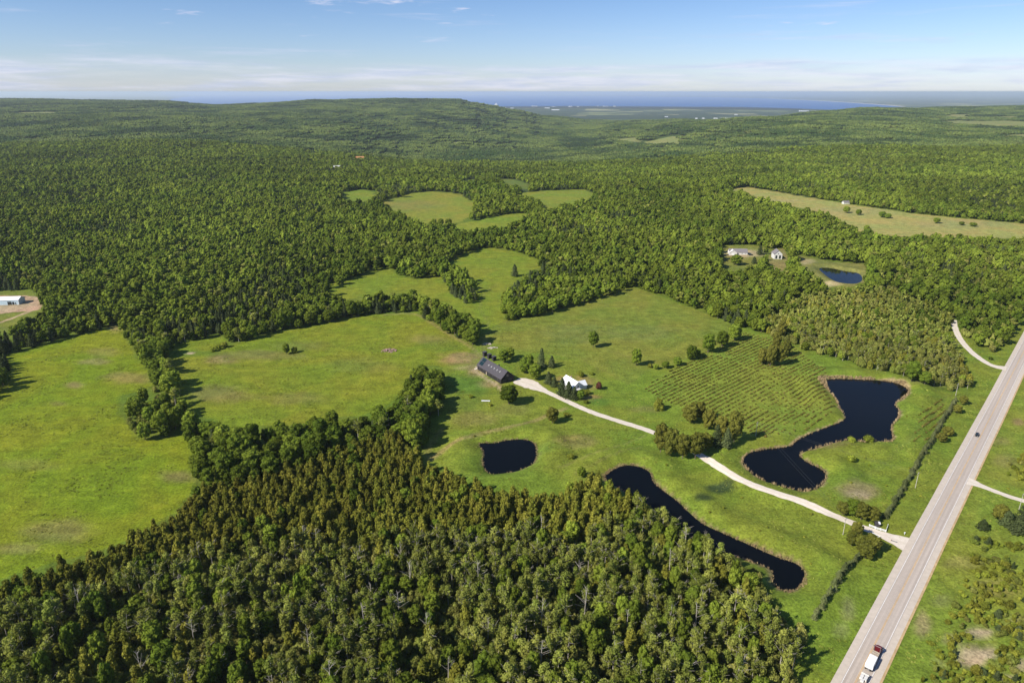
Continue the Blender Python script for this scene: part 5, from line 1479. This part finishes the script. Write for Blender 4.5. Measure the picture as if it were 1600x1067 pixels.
# ---- trees one can point at: (kind, px, py of foot, height m, crown radius m, label, variant)
SOLO = [
 ('broad', 795, 631, 14, 7.6, 'big round bright green tree in front of the black barn house', 0),
 ('broad', 927, 543, 13.5, 4.6, 'lone dark green oval tree in the meadow beyond the white house', 1),
 ('broad', 994, 571, 12, 4.2, 'lone smaller tree at the right end of the meadow', 2),
 ('cedar', 863, 661, 10.5, 5.0, 'lone olive dome-shaped cedar beside the curve of the drive', 0),
 ('cedar', 1029, 640, 7.0, 3.4, 'small lone olive cedar left of the seedling rows', 1),
 ('spruce', 804, 432, 15, 4.8, 'lone conical dark tree in the narrow valley clearing', 1),
 ('broad', 531, 445, 11, 5.5, 'lone round tree near the left tip of the valley clearing', 3),
 ('broad', 448, 553, 8.5, 3.4, 'taller of two light green trees alone in the middle field', 4),
 ('shrub', 460, 551, 4.5, 3.6, 'low light green bush beside the taller tree in the middle field', 0),
 ('broad', 787, 567, 9.5, 4.6, 'round loose tree just behind the right end of the black barn house', 5),
 ('broad', 797, 560, 8.0, 4.0, 'smaller tree touching the round one behind the black barn house', 2),
 ('spruce', 846, 574, 15, 3.6, 'tallest pointed spruce left of the white house', 2),
 ('spruce', 862, 574, 11, 3.6, 'shorter spruce right of the tallest spruce near the white house', 0),
 ('broad', 822, 582, 12, 5.2, 'bright green tree at left of the group between the two houses', 3),
 ('broad', 836, 593, 12, 5.4, 'bright green tree at the front of the group between the two houses', 4),
 ('broad', 826, 574, 10, 4.6, 'green tree at the back of the group between the two houses', 1),
 ('spruce', 857, 600, 10, 3.6, 'dark conifer beside the drive left of the white house', 1),
 ('spruce', 866, 604, 9, 3.2, 'dark low conifer nearest the drive left of the white house', 0),
 ('spruce', 878, 618, 12.5, 4.2, 'grey-green pine at left in front of the white house', 2),
 ('spruce', 888, 622, 13, 4.4, 'tall grey-green pine covering the front of the white house', 1),
 ('spruce', 897, 624, 11, 4.0, 'grey-green pine at right in front of the white house', 0),
 ('broad', 907, 624, 7.5, 3.6, 'small broadleaf tree at the right corner of the white house', 0),
 ('shrub', 916, 616, 3.5, 3.4, 'dark green bush at the porch end of the white house', 1),
 ('shrub', 906, 588, 3.8, 3.6, 'round dark bush behind the white house', 2),
 ('shrub', 925, 585, 2.0, 2.6, 'low scrubby bush in the meadow right of the round dark bush', 3),
 ('red', 936, 608, 5.2, 3.0, 'reddish purple bush right of the white house', 0),
 ('shrub', 916, 630, 2.0, 2.4, 'low dark bush at the edge of the drive below the white house', 1),
 ('cedar', 1032, 708, 15, 5.0, 'leftmost tall olive cedar of the clump where the drive passes', 2),
 ('cedar', 1047, 712, 16, 5.0, 'second tall olive cedar from the left in the clump by the drive', 3),
 ('cedar', 1066, 716, 13.5, 5.0, 'third olive cedar from the left in the clump by the drive', 4),
 ('cedar', 1086, 717, 13.5, 5.2, 'olive cedar standing where the drive comes out of the clump', 5),
 ('cedar', 1102, 706, 11, 4.6, 'dark cedar behind the drive opening of the clump', 0),
 ('cedar', 1078, 660, 11, 6.2, 'broad round olive cedar at the back left of the clump', 1),
 ('cedar', 1092, 656, 10.5, 4.2, 'narrow cedar touching the broad round one at the back', 2),
 ('cedar', 1107, 670, 12, 4.6, 'olive cedar in the middle of the clump above the drive', 3),
 ('cedar', 1125, 690, 14, 5.0, 'olive cedar at the upper right of the clump', 4),
 ('cedar', 1146, 696, 16, 5.2, 'tallest dark cedar at the right end of the clump', 5),
 ('spruce', 1118, 702, 14, 3.8, 'blue-grey spruce tucked into the front of the cedar clump', 2),
 ('spruce', 1134, 705, 13, 3.6, 'dark spruce at the front right of the cedar clump', 1),
 ('cedar', 1190, 570, 13, 4.2, 'left brown-green cedar of the clump at the top of the seedling rows', 0),
 ('cedar', 1203, 572, 15, 4.6, 'tall brown-green cedar at the front of the clump in the seedling field', 1),
 ('spruce', 1196, 568, 14, 3.8, 'dark spruce among the cedars in the seedling field', 1),
 ('cedar', 1217, 570, 13, 4.6, 'right brown-green cedar of the clump in the seedling field', 2),
 ('cedar', 1227, 556, 12, 4.0, 'cedar at the right back of the clump in the seedling field', 3),
 ('cedar', 1212, 548, 14, 4.4, 'brown-green cedar at the back of the clump in the seedling field', 4),
 ('cedar', 1220, 530, 13, 4.0, 'cedar linking the seedling-field clump to the forest edge', 5),
 ('broad', 1025, 577, 4.5, 2.6, 'small bush-like tree at the left end of the meadow hedgerow', 0),
 ('shrub', 1016, 574, 3.0, 2.6, 'low bush at the very left tip of the meadow hedgerow', 0),
 ('broad', 1040, 575, 5.0, 3.4, 'second small tree from the left in the meadow hedgerow', 1),
 ('broad', 1058, 571, 6.0, 3.6, 'third tree from the left in the meadow hedgerow', 2),
 ('broad', 1080, 562, 12, 4.0, 'tall narrow tree in the middle of the meadow hedgerow', 3),
 ('broad', 1088, 557, 6.5, 4.0, 'low tree beside the tall narrow one in the meadow hedgerow', 4),
 ('broad', 1106, 551, 14, 6.0, 'largest round tree of the meadow hedgerow', 5),
 ('broad', 1128, 542, 14, 6.0, 'big tree right of the largest one in the meadow hedgerow', 0),
 ('broad', 1147, 532, 14, 6.0, 'rightmost big tree of the meadow hedgerow by the forest', 1),
 ('cedar', 1316, 803, 7.5, 5.0, 'olive bushy tree at left of the entrance group beside the drive', 0),
 ('broad', 1333, 805, 8.0, 4.6, 'bright green tree at the back of the entrance group', 1),
 ('cedar', 1345, 812, 9.0, 4.4, 'olive tree in the middle of the entrance group', 2),
 ('cedar', 1362, 812, 7.0, 4.6, 'reddish olive bush next to the white entrance fence', 3),
 ('cedar', 1336, 842, 9.5, 4.0, 'tall olive tree overhanging the drive at the entrance', 4),
 ('cedar', 1330, 852, 7.0, 3.8, 'olive tree on the near side of the drive at the entrance', 5),
 ('cedar', 1346, 862, 9.5, 5.0, 'broad olive cedar at the foot of the lower spruce row', 0),
 ('cedar', 1360, 862, 9.0, 5.2, 'broad olive cedar nearest the highway junction', 1),
 ('cedar', 1352, 872, 7.0, 4.6, 'lowest olive cedar of the entrance group', 2),
 ('broad', 1322, 333, 12, 7.0, 'round tree beside the grey shed in the hay field', 0),
 ('broad', 1341, 336, 9, 5.5, 'second round tree right of the grey shed in the hay field', 1),
 ('broad', 1378, 340, 9, 6.0, 'left tree of the close pair in the hay field', 2),
 ('broad', 1387, 341, 8, 5.5, 'right tree of the close pair in the hay field', 3),
 ('broad', 1353, 364, 11, 5.0, 'lone dark tree at the near edge of the hay field', 4),
 ('broad', 1463, 349, 8, 6.0, 'lone small tree in the right half of the hay field', 5),
 ('broad', 1502, 352, 6, 5.0, 'small tree left of the pair near the far right of the hay field', 0),
 ('broad', 1520, 354, 6, 6.0, 'small tree at the right end of the hay field', 1),
 ('broad', 678, 352, 11, 5.5, 'left tree of the small copse in the far pasture', 0),
 ('broad', 689, 353, 11, 5.5, 'middle tree of the small copse in the far pasture', 1),
 ('broad', 701, 352, 9, 6.0, 'right tree of the small copse in the far pasture', 2),
 ('broad', 586, 317, 13, 6.5, 'left tree of the row dividing the two far pastures', 3),
 ('broad', 600, 315, 14, 7.0, 'large tree in the row dividing the two far pastures', 4),
 ('broad', 630, 308, 12, 7.5, 'broad tree at the top of the left far pasture', 5),
 ('spruce', 1178, 412, 10, 4.4, 'dark tree on the lawn below the ranch house', 0),
 ('broad', 1150, 414, 11, 7.5, 'broad dark tree at the lower edge of the ranch house lawn', 2),
 ('spruce', 1187, 398, 12, 4.6, 'blue-grey spruce right of the ranch house yard', 2),
 ('shrub', 334, 549, 3, 3.2, 'first low bush of three at the top edge of the middle field', 0),
 ('shrub', 342, 546, 3.6, 3.4, 'second low bush of three at the top edge of the middle field', 1),
 ('shrub', 350, 543, 4.2, 3.8, 'third and largest low bush at the top edge of the middle field', 2),
 ('shrub', 735, 621, 2.2, 2.2, 'small dark bush on the grass left of the white dock', 3),
 ('shrub', 766, 634, 1.6, 1.8, 'tiny dark bush just below the white dock', 0),
 ('shrub', 885, 650, 2.0, 3.2, 'low bush between the dome cedar and the drive', 1),
 ('shrub', 892, 717, 2.2, 2.8, 'low dark bush in the grass right of the small pond', 2),
 ('broad', 908, 752, 6, 2.6, 'thin dark tree at the left tip of the long pond', 1),
 ('shrub', 1329, 692, 3.0, 3.0, 'green bush at the lower bank of the big pond', 2),
 ('shrub', 1358, 690, 4.5, 3.6, 'taller green bush on the lower bank of the big pond', 3),
 ('shrub', 1331, 721, 3.4, 3.6, 'dark round bush in the grass inside the curve of the big pond', 0),
 ('cedar', 1470, 690, 5.5, 4.0, 'olive bush at the right side of the young spruce row', 2),
 ('cedar', 1480, 680, 6.0, 4.2, 'larger olive bush between the spruce row and the highway', 3),
 ('cedar', 1495, 645, 6.0, 4.0, 'olive bush near the top of the young spruce row', 4),
 ('cedar', 1504, 632, 6.0, 3.8, 'highest olive bush between the spruce row and the highway', 5),
 ('broad', 1547, 562, 2.4, 1.8, 'tiny dark round bush in the grass triangle by the upper lane', 2),
 ('spruce', 1544, 850, 4.0, 1.8, 'lone little spruce in the grass right of the highway junction', 1),
 ('spruce', 1572, 820, 9, 4.0, 'dark spruce at the left front of the group below the side lane', 0),
 ('spruce', 1588, 832, 10, 4.2, 'dark spruce at the lower right of the group below the side lane', 1),
 ('spruce', 1598, 818, 11, 4.4, 'dark spruce at the right picture edge below the side lane', 2),
 ('cedar', 1562, 812, 9, 4.4, 'olive green cedar of the group below the side lane', 3),
 ('spruce', 1535, 826, 6, 3.2, 'small dark spruce left of the group below the side lane', 0),
 ('broad', -8, 612, 15, 6.5, 'dark tree at the left picture edge in front of its long shadow', 0),
]
BASE_R = {'broad': 5.0, 'cedar': 2.5, 'spruce': 3.0, 'shrub': 1.6, 'brush': 2.6, 'poplar': 2.4}
BASE_H = {'broad': 11.5, 'cedar': 10.0, 'spruce': 11.0, 'shrub': 2.0, 'brush': 4.5, 'poplar': 13}
for i, (kd, px, py, h, rad, lb, v) in enumerate(SOLO):
    p = at(px, py); kk = 'shrub' if kd == 'red' else kd
    big = 1.12 if kk == 'cedar' else 1.0
    if kd == 'cedar' and rad >= 3.8:
        big = .85 if px > 1300 else 1.0
        place('broad', p[0], p[1], big * rad / 5.2, big * 1.1 * h / 11.5, i * 1.7, lb, None, v, 'tree', 'cedar_tree', M['dome']); continue
    place(kk, p[0], p[1], big * rad / BASE_R[kk], big * h / BASE_H[kk], i * 1.7, lb, None, v, 'bush' if kk == 'shrub' else 'tree', None, M['red'] if kd == 'red' else None)
